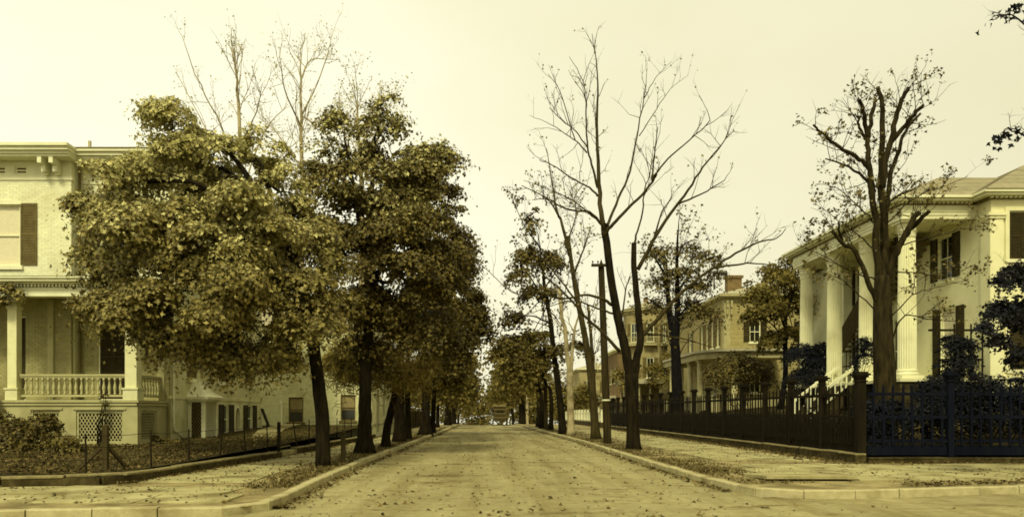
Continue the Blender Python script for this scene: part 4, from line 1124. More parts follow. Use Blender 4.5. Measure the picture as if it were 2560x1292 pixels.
# ---------------------------------------------------------------- fences
def picket_fence(name, label, o, a, n, L, mw, front, bay=2.55, upper_sp=.3, lower_sp=.15, zb=.36):
    """Tall fence: capped posts, three rails, sparse pickets above the middle rail and close pickets below."""
    t = thing(name, label, "fence", o)
    o, a_, n_ = np.array(o, float), np.array(a, float), np.array(n, float)
    nb = int(L / bay)
    for i in range(1 if front else 0, nb + 1):
        c = o + a_ * i * bay; p = MB()
        big = .12 if i == 0 else .085
        p.boxf(c, a, n, -big, big, zb - .06, 2.46, -big, big); p.boxf(c, a, n, -big - .03, big + .03, 2.462, 2.50, -big - .03, big + .03); p.boxf(c, a, n, -big, big, 2.502, 2.58, -big, big)
        p.boxf(c, a, n, -big - .05, big + .05, 2.582, 2.64, -big - .05, big + .05); p.boxf(c, a, n, -big - .09, big + .09, 2.642, 2.70, -big - .09, big + .09); p.boxf(c, a, n, -big - .04, big + .04, 2.702, 2.75, -big - .04, big + .04)
        p.build("post", mw, t)
    for i in range(nb):
        c = o + a_ * i * bay; s0, s1 = .14, bay - .1
        for z, h, d in ((2.06, .09, .05), (1.40, .09, .05), (.70, .10, .05)):
            r = MB(); r.boxf(c, a, n, s0, s1, z, z + h, -d, d); r.build("rail", mw, t)
        r = MB(); r.boxf(c, a, n, s0, s1, zb - .02, .62, -.025, .025); r.build("base_board", mw, t)
    protos = {}
    def picket(z0, z1, w, tip):
        key = (z0, z1, w)
        if key not in protos:
            m = MB(); h = .018
            m.add([(x, y, z) for z in (z0, z1) for x, y in ((-w / 2, -h), (w / 2, -h), (w / 2, h), (-w / 2, h))] + [(0, -h, z1 + tip), (0, h, z1 + tip)],
                  [(3, 2, 1, 0), (0, 1, 5, 4), (1, 2, 6, 5), (2, 3, 7, 6), (3, 0, 4, 7), (4, 5, 8), (6, 7, 9), (5, 6, 9, 8), (7, 4, 8, 9)])
            me = bpy.data.meshes.new("picket"); me.from_pydata(np.concatenate(m.v).tolist(), [], m.f); me.materials.append(mw); protos[key] = me
        return protos[key]
    items = []
    for i in range(nb):
        for sp, z0, z1, w, tip in ((upper_sp, 1.2, 2.30, .062, .1), (lower_sp, .62, 1.36, .05 if lower_sp < .2 else .062, .03)):
            k = max(2, int((bay - .2) / sp))
            for j in range(k): items.append((i * bay + .16 + (j + .5) * (bay - .28) / k, z0, z1, w, tip))
    items.sort(key=lambda e: e[0])
    rot = math.atan2(a[1], a[0]); rest = MB()
    for idx, (s, z0, z1, w, tip) in enumerate(items):
        p = o + a_ * s + n_ * (.03 if z1 > 2 else .055); dz = rng.normal() * .012
        me = picket(z0, z1, w, tip)
        if idx < 290:
            ob = bpy.data.objects.new("picket", me); COL.objects.link(ob); ob.parent = t
            ob.location = Vector((p[0] - o[0], p[1] - o[1], -o[2] + dz)); ob.rotation_euler = (rng.normal() * .008, rng.normal() * .008, rot)
        else:
            rest.boxf(p, a, n, -w / 2, w / 2, z0 - p[2], z1 + tip * .6 - p[2], -.018, .018)
    if rest.n: rest.build("pickets", mw, t, kind="stuff")
    return t
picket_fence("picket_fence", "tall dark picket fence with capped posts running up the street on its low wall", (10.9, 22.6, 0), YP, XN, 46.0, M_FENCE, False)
picket_fence("picket_fence", "blue black picket fence along the cross street in front of the mansion", (10.95, 22.6, 0), XP, YN, 13, M_FENCEB, True, upper_sp=.27, lower_sp=.27)

def board_fence(name, label, x, y0, y1, z0, h, m, bay=2.4, bw=.0):
    t = thing(name, label, "fence", (x, y0, z0))
    n = int((y1 - y0) / bay)
    for i in range(n + 1):
        y = y0 + i * bay; g = gz(y); p = MB(); p.box(x - .09, x + .09, y - .09, y + .09, z0 + g, z0 + h + .16 + g); p.box(x - .13, x + .13, y - .13, y + .13, z0 + h + .162 + g, z0 + h + .22 + g); p.build("post", m, t)
        if i == n: break
        r = MB()
        for z in (z0 + .05, z0 + h - .12): r.box(x - .05, x + .05, y + .1, y + bay - .1, z + g, z + .12 + g)
        r.build("rail", m, t)
        k = 8; 
        for j in range(k):
            yy = y + .1 + (bay - .2) * (j + .5) / k; w = (bay - .2) / k / 2 - .008
            b = MB(); b.box(x - .015, x + .015, yy - w, yy + w, z0 + .17 + g, z0 + h - .12 + g); b.build("board", m, t)
board_fence("board_fence", "white board fence with square posts beyond the tall dark fence", 10.8, 71.5, 103, .62, .95, M_WHITE)
board_fence("board_fence", "dark brown board fence beyond the white outbuilding under the trees", -6.4, 57, 80, .1, 1.55, M_POST, bay=2.6)

def wire_fence():
    t = thing("wire_fence", "thin iron post and wire fence round the leaf strewn corner yard", "fence", (-7.7, 15.9, .3))
    line = [(-14, 15.25), (-9.6, 15.45), (-7.95, 16.0), (-7.55, 17.0), (-7.4, 18.7), (-6.9, 25.0)]
    pts = resample(line, 1.85, .4)
    for i, (x, y) in enumerate(pts):
        p = MB(); l = rng.normal(size=2) * .035; p.tube([(x, y, .2), (x + l[0], y + l[1], 1.2 + rng.normal() * .03)], [.022, .018], 6); p.build("post", M_IRON, t)
    for z in (.62, .88, 1.12):
        w = MB(); q = []
        for (x0, y0), (x1, y1) in zip(pts[:-1], pts[1:]):
            for f in (0, .33, .66): q.append((x0 + (x1 - x0) * f, y0 + (y1 - y0) * f, z - .03 * (f > 0) + rng.normal() * .006))
        w.tube(q, [.0055] * len(q), 4); w.build("wire", M_IRON, t)
wire_fence()
def wire_fence2():
    t = thing("wire_fence", "iron post and wire fence with one leaning post past the gate, before the white outbuilding", "fence", (-6.7, 28, .3))
    for i, (u, lean) in enumerate(((738, -.13), (760, 0), (785, .02), (838, 0), (866, 0), (881, 0), (894, 0))):
        y = -6.55 * F / (u - PU); y = 27.6 + i * 1.75; x = -6.6 + .02 * i
        p = MB(); p.tube([(x, y, .2), (x + lean * 1.2, y, 1.3)], [.026, .02], 6); p.build("post", M_IRON, t)
    for z in (.65, .92, 1.2):
        w = MB(); w.tube([(-6.62, 27.6, z), (-6.55, 33, z - .03), (-6.45, 38.5, z)], [.0055] * 3, 4); w.build("wire", M_IRON, t)
wire_fence2()

def wood_post(label, x, y, z0, h, w, m, braces=False, name="fence_post", knob=False, cat="post", group=None):
    t = thing(name, label, cat, (x, y, z0), group)
    p = MB(); p.box(x - w / 2, x + w / 2, y - w / 2, y + w / 2, z0 - .1, z0 + h)
    if knob:
        p.box(x - w * .62, x + w * .62, y - w * .62, y + w * .62, z0 + h + .001, z0 + h + .05)
        p.lathe((x, y, z0 + h + .05), [(w * .3, 0), (w * .5, .05), (w * .45, .11), (w * .2, .15)], 10)
    else:
        p.add([(x + i * w / 2, y + j * w / 2, z0 + h + .001) for i, j in ((-1, -1), (1, -1), (1, 1), (-1, 1))] + [(x, y, z0 + h + w * .4)], [(0, 1, 4), (1, 2, 4), (2, 3, 4), (3, 0, 4)])
    p.build("post_shaft", m, t)
    if braces:
        for dx, dy in ((-.75, .1), (.22, .7)):
            b = MB(); b.bar((x, y, z0 + h * .62), (x + dx, y + dy, z0 - .05), .06); b.build("brace", m, t)
    return t
q = at(258, 1200, 16.4)
wood_post("stout square wooden fence post with two slanting braces in the corner yard", q[0], 16.5, .3, 1.0, .105, M_POST, True)
wood_post("dark wooden gate post with a cap block at the start of the pale path", -6.72, 25.55, .14, 1.10, .095, M_IRON)
wood_post("slimmer dark gate post set back beside the yard path", -6.98, 26.55, .14, 1.02, .08, M_IRON)
wood_post("short tapered wooden post with a knob top beside the leaning maple trunk", -4.35, 24.1, .12, .72, .13, M_POST, knob=True, cat="post")
g = thing("gate_bars", "two wooden cross bars between the dark gate posts", "gate", (-6.85, 26.05, .8))
for z in (.5, .95):
    b = MB(); b.bar((-6.73, 25.64, z), (-6.97, 26.47, z), .05, .09); b.build("bar", M_IRON, g)

# urn on a pedestal before the lattice
t = thing("garden_urn", "weathered pale pedestal with a dark urn between the porch lattice panels", "urn", (-13.75, 25.05, .4))
b = MB(); b.lathe((-13.75, 25.05, .35), [(.24, 0), (.24, .08), (.17, .14), (.15, .55), (.2, .62)], 12); b.build("pedestal", M_STUCCO, t, smooth=True)
b = MB(); b.lathe((-13.75, 25.05, .972), [(.1, 0), (.09, .05), (.2, .14), (.27, .24), (.25, .25), (.2, .2)], 14); b.build("urn_bowl", M_POST, t, smooth=True)
t = thing("leaning_board", "dark board leaning beside the far corner of the porch house", "board", (-10.5, 39, .8))
b = MB(); b.bar((-10.8, 39.2, .8), (-11.25, 39.5, 1.75), .16, .04); b.build("plank", M_IRON, t)

# ---------------------------------------------------------------- poles
def pole(label, base, top, r0, r1, cross=None, m=None, bands=False, name="utility_pole", brackets=0):
    base, top = np.array(base, float), np.array(top, float)
    t = thing(name, label, "pole", tuple(base))
    b = MB(); b.tube([base - (0, 0, .1), base * .5 + top * .5, top], [r0, (r0 + r1) / 2, r1], 10)
    b.tube([top + (0, 0, .002), top + (0, 0, r1 * 2.6)], [r1, .01], 10); b.build("shaft", m or M_POLE, t, smooth=False)
    if cross:
        z, l0, l1 = cross; b = MB(); b.box(top[0] - l0, top[0] + l1, top[1] - r1 - .12, top[1] - r1 - .01, z - .06, z + .06); co = b.build("cross_arm", M_POLE, t)
        for dx in (-l0 + .06, -l0 + .3, l1 - .06):
            b = MB(); b.lathe((top[0] + dx, top[1] - r1 - .06, z + .062), [(.02, 0), (.02, .06), (.04, .07), (.035, .13), (.01, .15)], 8); b.build("insulator", M_POLE, co)
    if bands:
        f = .24; c = base + (top - base) * f; b = MB(); b.tube([c, c + (0, 0, .07)], [r0 * 1.04] * 2, 10, cap=False); b.build("white_band", M_WHITE, t)
    for k in range(brackets):
        b = MB(); z = base[2] + 3.2; b.tube([(base[0], base[1] - .1, z), (base[0] - .6, base[1] - .15, z + .1), (base[0] - .8, base[1] - .15, z)], [.03, .03, .03], 5); b.build("bracket_arm", M_IRON, t)
b0 = gp(1519, 1107, KH)
pole("tall wooden telegraph pole with one cross arm and pointed top", b0, at(1503, 668, b0[1] + .1), .19, .14, (at(0, 664, b0[1])[2], .48, .40), bands=True)
b0 = gp(1366, 1073, KH); pole("thin dark pole with a small bracket beyond the forked pale tree", b0, at(1360, 862, b0[1]), .17, .13, brackets=1)
b0 = gp(1312, 1063, 0); pole("slim greyish pole near the crest of the street", (4.9, 88, .1), (4.85, 88, 6.2), .15, .12, m=M_BARKP)
b0 = gp(1470, 1100, KH); 

# ---------------------------------------------------------------- wagon at the crest
def wagon():
    t = thing("covered_wagon", "covered delivery wagon seen from behind at the crest of the street", "wagon", (1.85, 89, 0))
    x0, x1, y0, y1 = 1.14, 2.54, 88.2, 91.0; g = gz(90)
    b = MB(); b.box(x0, x1, y0, y1, .62 + g, 2.15 + g); b.build("body", M_WAGON, t)
    r = MB(); n = 8
    V = []
    for yy in (y0 - .12, y1 + .12):
        for k in range(n + 1): th = math.pi * k / n; V.append(((x0 + x1) / 2 - math.cos(th) * (x1 - x0 + .2) / 2, yy, 2.17 + g + .26 * math.sin(th)))
    r.add(V, [(i, i + 1, n + 2 + i, n + 1 + i) for i in range(n)] + [tuple(range(n + 1)), tuple(range(2 * n + 1, n, -1)), (0, n + 1, 2 * n + 1, n)]); r.build("roof", M_WAGONL, t)
    for z in (.9, 1.35, 1.8, 2.08):
        s = MB(); s.box(x0 - .02, x1 + .02, y0 - .035, y0 - .002, z + g, z + .07 + g); s.build("rail", M_WAGONL, t)
    s = MB(); s.box(x0 + .3, x1 - .3, y0 - .02, y0 - .001, 1.44 + g, 1.78 + g); s.build("rear_window", M_DARK, t)
    s = MB(); s.box(x0 + .2, x1 - .2, y0 - .3, y0 - .003, .5 + g, .56 + g); s.build("tail_step", M_WAGON, t)
    for x in (x0 - .1, x1 + .1):
        for yy, R_ in ((y0 + .55, .55), (y1 - .4, .45)):
            w = MB(); n = 18
            ring = [(x, yy + R_ * math.cos(2 * math.pi * k / n), R_ + g + R_ * math.sin(2 * math.pi * k / n)) for k in range(n + 1)]
            w.tube(ring, [.04] * (n + 1), 5, cap=False)
            for k in range(10):
                th = 2 * math.pi * k / 10; w.bar((x, yy, R_ + g), (x, yy + R_ * math.cos(th), R_ + g + R_ * math.sin(th)), .03)
            w.bar((x - .09, yy, R_ + g), (x + .09, yy, R_ + g), .14); w.build("wheel", M_WAGON, t)
wagon()

# ---------------------------------------------------------------- street trees, west side
def px(lst, Y, y1=None, jit=0.0):
    """Trace of a limb: photo pixels taken at its distance; the depth drifts so limbs also lean to and fro."""
    out = []
    for i, e in enumerate(lst):
        yy = Y + (0 if y1 is None else (y1 - Y) * i / max(1, len(lst) - 1)) + (e[2] if len(e) > 2 else 0)
        out.append(at(e[0], e[1], yy))
    return np.array(out)

G_ROW = "trees along the street"
Yt = 21.0
b0 = gp(808, 1163, KH)
leafy_tree("maple_tree", "big leafy maple with a leaning dark trunk, its crown spreading before the porch house", "tree", b0,
    px([(806, 1060), (796, 960), (786, 880), (770, 780), (735, 660), (690, 560), (640, 470)], b0[1]), .205, .11,
    lobes_px([(430, 330, 95, 75, .5, .7), (310, 455, 100, 85, -.6), (505, 420, 120, 85, .8, .9), (640, 395, 90, 60, 1.6, .5), (390, 585, 150, 105, -1.2, 1.2), (585, 560, 150, 105, -1.5, 1.1),
              (265, 640, 75, 80, -.2), (330, 740, 115, 80, -.9, 1.1), (500, 730, 150, 90, -1.8, 1.2), (660, 690, 140, 95, -1.6, 1.2), (450, 855, 95, 50, -.5), (560, 850, 120, 60, .3),
              (760, 800, 100, 70, -.8, 1.1), (690, 880, 70, 55, .2), (730, 560, 90, 90, .5, .8), (810, 700, 70, 80, .8, .8), (230, 520, 55, 45, .3, .7), (250, 760, 50, 40, .4, .6), (380, 850, 60, 45, .2, .8), (600, 900, 110, 45, .6, .9), (700, 480, 70, 60, .8, .6), (560, 660, 120, 80, 1.5, .7)], Yt, 1.25),
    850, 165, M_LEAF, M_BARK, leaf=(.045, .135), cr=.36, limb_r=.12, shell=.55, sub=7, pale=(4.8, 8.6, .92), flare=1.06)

b0 = gp(912, 1131, KH)
leafy_tree("maple_tree", "dense dark maple on a thick straight flared trunk beyond the knob post", "tree", b0,
    px([(912, 1040), (914, 950), (918, 860), (925, 740), (930, 600), (925, 470)], b0[1]), .27, .10,
    lobes_px([(860, 345, 70, 70, .5, .45), (955, 300, 60, 60, 0, .45), (850, 440, 100, 75, -.5, .8), (990, 410, 110, 90, 0, .9), (930, 560, 140, 100, -1, 1.1), (1080, 420, 70, 60, .6, .7),
              (1050, 540, 100, 85, .4), (840, 640, 100, 90, 0), (1000, 690, 130, 90, -.8, 1.1), (900, 790, 110, 85, .2, 1.1), (1090, 660, 80, 80, .8), (1040, 800, 110, 70, .6), (910, 880, 80, 45, .8)], 27.6, 1.1),
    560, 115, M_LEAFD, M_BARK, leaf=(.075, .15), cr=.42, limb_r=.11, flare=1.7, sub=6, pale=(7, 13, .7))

def pine(label, base, tp, r, lobes, Y, clumps=60):
    return leafy_tree("pine_tree", label, "tree", base, tp, r, r * .5, lobes_px(lobes, Y), clumps, 150, M_NEEDLE, M_BARK, leaf=(.22, .40), cr=.5, needles=True, limb_r=.05, shell=.3, tw=1)
b0 = gp(963, 1116, KH)
pine("soft feathery pine on a slanting slim trunk leaning over the walk", b0, px([(970, 1060), (984, 1000), (992, 930), (996, 860)], b0[1]), .19, [(870, 905, 50, 34, -1.5), (905, 880, 40, 40), (990, 935, 55, 32, -.5), (960, 900, 50, 35), (845, 880, 35, 40, -1)], b0[1] - .4, 110)
b0 = gp(998, 1103, KH)
leafy_tree("maple_tree", "dark maple with a straight trunk close behind the slanting pine", "tree", b0, px([(999, 1040), (1000, 960), (1004, 860), (1030, 700), (1045, 560)], b0[1]), .30, .10,
    lobes_px([(1045, 470, 75, 80, .5, .8), (1100, 400, 55, 55, 1, .6), (1120, 530, 55, 75, 0, .8), (1060, 640, 110, 90, -.8), (1130, 660, 55, 80, .5), (1010, 780, 100, 80, .4), (1110, 770, 85, 65, 0), (1070, 850, 90, 50, .6)], 37.2),
    300, 80, M_LEAFD, M_BARK, leaf=(.11, .20), cr=.52, sub=6)
b0 = gp(1021, 1097, KH)
pine("pale feathery pine filling the gap beyond the second dark maple", b0, px([(1020, 1040), (1019, 980), (1020, 900), (1030, 800), (1050, 690)], b0[1]), .17, [(1035, 905, 50, 40), (1060, 850, 50, 45, 1), (1090, 660, 45, 60, 1), (1010, 930, 55, 30, -1), (1050, 760, 50, 60, 1)], b0[1], 110)
b0 = gp(1063, 1086, KH)
leafy_tree("maple_tree", "maple with a broad flared dark trunk in the middle of the row", "tree", b0, px([(1064, 1030), (1066, 960), (1080, 860), (1110, 740)], b0[1]), .34, .12,
    lobes_px([(1150, 640, 45, 70, 0, .8), (1130, 740, 80, 65, -.5), (1165, 840, 60, 55, .5), (1090, 860, 90, 55, 0), (1180, 780, 45, 50, 1), (1060, 930, 55, 35, .5), (1160, 900, 55, 30, 1)], 49.5),
    260, 75, M_LEAFD, M_BARK, leaf=(.12, .23), cr=.6, flare=1.7, sub=5)
b0 = gp(1081, 1082, KH)
leafy_tree("maple_tree", "slimmer maple half hidden behind the broad flared trunk", "tree", b0, px([(1083, 1040), (1086, 980), (1092, 900)], b0[1]), .2, .1,
    lobes_px([(1100, 890, 60, 40, 0), (1075, 950, 45, 35, 1), (1130, 940, 50, 40, 1)], 55), 110, 45, M_LEAFR, M_BARK, leaf=(.18, .3), cr=.7)
rowl = [(-4.3, 72, .17, [(1105, 970, 40, 40), (1120, 920, 45, 35), (1090, 930, 40, 30)], M_LEAFR, "thin trunked reddish tree beside the brown board fence"),
        (-3.9, 84, .36, [(1150, 930, 45, 50), (1130, 980, 40, 30), (1170, 960, 30, 40)], M_LEAFR, "thick trunked tree where the kerb reaches the crest"),
        (-4.0, 100, .25, [(1150, 920, 40, 50), (1140, 985, 40, 30), (1165, 980, 22, 30)], M_LEAFR, "bushy tree whose trunk starts just over the crest"),
        (-4.6, 122, .3, [(1150, 960, 30, 50), (1135, 900, 40, 50), (1165, 1000, 18, 25)], M_LEAFR, "paler tree further down the far slope, before the gap of sky"),
        (-5.0, 150, .3, [(1160, 985, 20, 40), (1145, 930, 28, 40), (1172, 1010, 12, 18)], M_LEAF, "far pale tree at the end of the leafy row")]
for x, y, r, lb_, lm, lab in rowl:
    g = gz(y); t0 = np.array((x, y, g + .12)); L = lobes_px(lb_, y)
    leafy_tree("street_tree", lab, "tree", t0, [t0 + (.05, 0, 1.6), t0 + (.15, .1, 3.4), np.array(L[0][0]) * .5 + t0 * .5 + (0, 0, .5)], r, r * .5, L, 110, 46, lm, M_BARK, leaf=(.22, .38), cr=.95)

# tall thin crowned trees far behind, above the maples
def tall_tree(label, Y, trunk, limbs, nleaf, bm, lm, zb=.8, r=.3, rl=.07):  # glare washing out these tops is put into pale bark and leaves
    tp = px(trunk, Y); base = np.array((tp[0][0], Y, zb))
    t = thing("tall_tree", label, "tree", tuple(base))
    mb = MB(); c, rad = limb(mb, np.vstack([[base], tp]), r, .03, 8, 4, .03); mb.build("trunk", bm, t, smooth=True)
    lb = MB(); tips = []
    twigs(lb, c[len(c) // 2:], rad[len(c) // 2:], 16, 3.4, .035, .05, 1, tips)
    for l in limbs:
        cc, rd = limb(lb, px(l, Y, Y + rng.normal() * 2.5), rl, .018, 6, 4, .04); twigs(lb, cc, rd, 8, 2.6, .025, .2, 1, tips)
    lb.build("branches", bm, t, smooth=True)
    if nleaf:
        T = np.array(tips); k = rng.integers(0, len(T), nleaf); P = T[k] + rng.normal(size=(nleaf, 3)) * .22
        V, Q = leaf_arrays(P, rng.normal(size=(nleaf, 3)) + (0, 0, .6), .07 + .09 * rng.random(nleaf)); arr_mesh("crown", V, Q, lm, t)
tall_tree("tall thin topped tree rising furthest toward the porch house roof", 57, [(598, 800), (600, 560), (600, 330), (592, 200), (585, 120)],
    [[(598, 420), (540, 290), (490, 190), (455, 90)], [(600, 480), (520, 330), (440, 180)], [(600, 500), (660, 330), (720, 260)], [(598, 380), (640, 280), (655, 210)], [(600, 560), (680, 420), (760, 340)]], 500, M_BARKP, M_LEAFGLARE)
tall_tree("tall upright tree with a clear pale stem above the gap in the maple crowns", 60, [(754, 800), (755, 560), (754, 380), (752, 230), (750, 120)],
    [[(754, 290), (800, 190), (830, 90)], [(754, 320), (710, 220), (700, 120)], [(755, 290), (820, 330), (860, 300), (880, 270)], [(754, 420), (690, 330), (640, 290)], [(752, 200), (780, 150), (850, 150)]], 600, M_BARKP, M_LEAFGLARE)
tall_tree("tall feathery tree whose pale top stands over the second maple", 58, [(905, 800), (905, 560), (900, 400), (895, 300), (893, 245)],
    [[(903, 450), (860, 340), (850, 270)], [(903, 470), (950, 340), (975, 260)], [(900, 380), (930, 290), (940, 240)]], 1500, M_BARKP, M_LEAFGLARE)

# ---------------------------------------------------------------- the bare forked tree by the kerb, east side
def bare_forked():
    Y = 30.6; base = gp(1584, 1122, KH); Y = base[1]
    t = thing("bare_tree", "tall leafless two stemmed tree with a dark lower trunk beside the kerb", "tree", tuple(base))
    mb = MB()
    c = catmull([base - (0, 0, .1), *px([(1582, 1060), (1580, 990), (1579, 935)], Y)], 4)
    rad = np.interp(np.linspace(0, 1, len(c)), [0, .1, .3, 1], [.36, .28, .25, .27]); mb.tube(c, rad, 12);     stem, srad = limb(mb, px([(1579, 965), (1565, 880), (1549, 813), (1531, 715), (1513, 580), (1512, 560)], Y, Y - .2), .20, .125, 9, 4, .008)
    stem2, srad2 = limb(mb, px([(1583, 960), (1592, 895), (1601, 849), (1594, 760), (1586, 670), (1585, 608)], Y, Y + .3), .17, .10, 9, 4, .008)
    mb.build("trunk", M_BARK, t, smooth=True); lb = MB()
    tips = []
    def L(lst, r0, r1, d0, d1, n=6, tw=6, L_=1.5):
        cc, rd = limb(lb, px(lst, Y + d0, Y + d1), r0, r1, n, 4, .012); twigs(lb, cc, rd, tw, L_, .014, .3, 1, tips, up=.5, spread=.8); return cc
    L([(1512, 590), (1502, 530), (1497, 431), (1492, 308), (1494, 209), (1480, 85)], .115, .010, -.2, .2, 7, 14, 1.3)
    L([(1494, 470), (1480, 410), (1467, 357), (1465, 258), (1457, 204), (1423, 142)], .05, .008, 0, -1, 6, 8)
    L([(1514, 575), (1499, 555), (1472, 530), (1418, 523), (1368, 496), (1304, 464)], .06, .014, -.2, -1.8)
    L([(1500, 556), (1482, 540), (1440, 508), (1403, 486), (1309, 451)], .04, .010, -.2, .8)
    L([(1494, 490), (1475, 470), (1438, 451), (1378, 412), (1348, 399)], .045, .014, 0, 1.6)
    L([(1467, 382), (1445, 357), (1418, 337), (1378, 312), (1324, 288)], .03, .007, -.3, .8)
    L([(1470, 372), (1440, 330), (1403, 300), (1373, 270)], .03, .012, -.3, -1.2)
    L([(1438, 350), (1400, 230), (1370, 185)], .022, .007, -.5, -1.6, 5, 3)
    L([(1513, 575), (1522, 555), (1546, 496), (1576, 426), (1596, 317), (1613, 233), (1618, 169)], .07, .008, -.2, 1.6, 6, 10)
    L([(1611, 245), (1640, 194), (1680, 154)], .02, .006, 1.3, 2.0, 5, 3)
    L([(1512, 590), (1527, 566), (1556, 535), (1606, 486), (1636, 446), (1642, 436)], .075, .03, -.2, -1.4, 6, 4)
    L([(1630, 450), (1660, 408), (1710, 361), (1764, 315), (1773, 290), (1748, 238)], .04, .007, -1.3, -2.0, 6, 5)
    L([(1630, 452), (1634, 400), (1645, 317)], .04, .014, -1.3, -1.0, 5, 4)
    L([(1598, 340), (1641, 273), (1675, 223), (1720, 189)], .022, .006, 1.0, 2.2, 5, 5)
    L([(1594, 674), (1630, 607), (1675, 535), (1720, 476), (1759, 417), (1807, 357), (1834, 327)], .085, .010, .3, -1.2, 7, 8)
    L([(1692, 512), (1750, 486), (1811, 451)], .045, .016, -.2, -1.6, 6, 5)
    L([(1636, 590), (1655, 530), (1680, 493)], .04, .016, .1, .8, 5, 3)
    L([(1587, 612), (1590, 590), (1606, 530), (1613, 471), (1626, 431), (1633, 367)], .05, .010, .3, 1.4, 6, 6)
    L([(1599, 842), (1639, 804), (1684, 750), (1729, 710), (1784, 669), (1839, 634), (1898, 605), (1943, 595), (1965, 570)], .09, .012, .2, -1.5, 7, 10, 1.8)
    L([(1784, 669), (1844, 660), (1893, 659), (1953, 667)], .045, .014, -.9, -1.8, 6, 6)
    L([(1529, 762), (1504, 746), (1460, 737), (1415, 746), (1340, 730), (1280, 730), (1190, 650)], .065, .008, 0, -1.5, 6, 9)
    L([(1549, 878), (1504, 829), (1460, 787), (1415, 737), (1361, 688), (1330, 665)], .075, .012, 0, -1.8, 6, 7)
    L([(1534, 784), (1495, 771), (1440, 752), (1390, 760), (1280, 800)], .045, .010, 0, 1.6, 6, 6)
    L([(1605, 835), (1658, 838), (1720, 850), (1790, 870)], .04, .014, .2, 1.2, 6, 4)
    L([(1554, 800), (1562, 740), (1575, 690)], .04, .02, 0, .4, 5, 3)
    lb.build("branches", M_BARKG, t, smooth=True)  # lighter bark than the trunk: overexposure against the sky put into its colour
    T = np.array(tips); k = rng.integers(0, len(T), 240); V, Q = leaf_arrays(T[k] + rng.normal(size=(240, 3)) * .05, rng.normal(size=(240, 3)), .05 + .06 * rng.random(240)); arr_mesh("last_leaves", V, Q, M_LEAF, t)
bare_forked()

def sparse_tree(name, label, base, Y, trunk, r0, r1, limbs, lobes, clumps, per, bm, lm, tw=6, twl=1.4, leaf=(.10, .2), cr=.4, tipleaf=0, group=None):
    base = np.array(base, float)
    t = thing(name, label, "tree", tuple(base), group)
    mb = MB(); c = catmull(np.vstack([[base - (0, 0, .1)], px(trunk, Y)]), 4); rad = np.linspace(r0, r1, len(c)); rad[0] *= 1.4; rad[1] *= 1.15
    mb.tube(c, rad, 10); mb.build("trunk", bm, t, smooth=True)
    lb = MB(); tips = []
    for l in limbs:
        ra, rb = (l[0] if isinstance(l[0], float) else .06), .014
        pts = l[1:] if isinstance(l[0], float) else l
        if isinstance(pts[-1], str): pts = pts[:-1]; rb = ra * .7
        cc, rd = limb(lb, px(pts, Y, Y + rng.normal() * 1.0), ra, rb, 6, 4, .015); twigs(lb, cc, rd, tw, twl, .016, .2, 1, tips)
    twigs(lb, c[len(c) // 2:], rad[len(c) // 2:], tw, twl, .016, .1, 1, tips)
    lb.build("branches", bm, t, smooth=True)
    P = N = S = None
    if lobes:
        Lb = lobes_px(lobes, Y); P, N, S = crown_points(Lb, clumps, per, leaf, cr, shell=.25)
        tb = MB()
        for ce, rr, _ in Lb:
            i = rng.integers(len(c) // 2, len(c)); limb(tb, [c[i], (c[i] + ce) / 2 + (0, 0, .2), ce], .04, .012, 5, 4, .03)
            for q in range(5): e = ce + unit(rng.normal(size=3)) * np.array(rr) * .9; limb(tb, [ce, (ce + e) / 2 + rng.normal(size=3) * .1, e], .016, .006, 4, 2)
        tb.build("branches", bm, t, smooth=True)
    if tipleaf:
        T = np.array(tips); k = rng.integers(0, len(T), tipleaf); P2 = T[k] + rng.normal(size=(tipleaf, 3)) * .12; N2 = rng.normal(size=(tipleaf, 3)) + (0, 0, .7); S2 = leaf[0] + (leaf[1] - leaf[0]) * rng.random(tipleaf)
        P, N, S = (P2, N2, S2) if P is None else (np.r_[P, P2], np.r_[N, N2], np.r_[S, S2])
    if P is not None:
        V, Q = leaf_arrays(P, N, S); arr_mesh("crown", V, Q, lm, t)
    return t

b0 = gp(1490, 1096, KH)
sparse_tree("bare_tree", "nearly bare leaning tree with close set stems next to the telegraph pole", b0, b0[1], [(1484, 1020), (1476, 930), (1462, 840), (1446, 760), (1432, 680), (1420, 590)], .24, .09,
    [[.10, (1425, 640), (1405, 560), (1390, 520), (1378, 440), (1366, 370)], [.07, (1432, 690), (1460, 620), (1472, 590)], [.06, (1446, 760), (1400, 700), (1360, 650), (1310, 600)], [.05, (1420, 600), (1440, 540), (1436, 500)],
     [.11, (1488, 1010), (1482, 900), (1474, 800), (1470, 765), "s"], [.05, (1476, 900), (1498, 870)], [.05, (1400, 545), (1370, 500), (1330, 500)]],
    None, 0, 0, M_BARKG, M_LEAF, 9, 1.8, tipleaf=500, leaf=(.09, .16))
b0 = gp(1427, 1087, KH)
sparse_tree("bare_tree", "pale barkless forked tree, leafless, between two darker leaning trunks", b0, b0[1], [(1427, 1040), (1425, 980), (1424, 930)], .23, .20,
    [[.16, (1424, 940), (1418, 890), (1414, 830), (1404, 790), (1398, 720), "s"], [.15, (1426, 940), (1430, 890), (1436, 830), (1448, 780), (1456, 740)], [.06, (1414, 840), (1396, 810), (1380, 790)], [.05, (1436, 830), (1425, 810), (1417, 790)]],
    None, 0, 0, M_BARKP, M_LEAF, 3, .9)
b0 = gp(1408, 1084, KH)
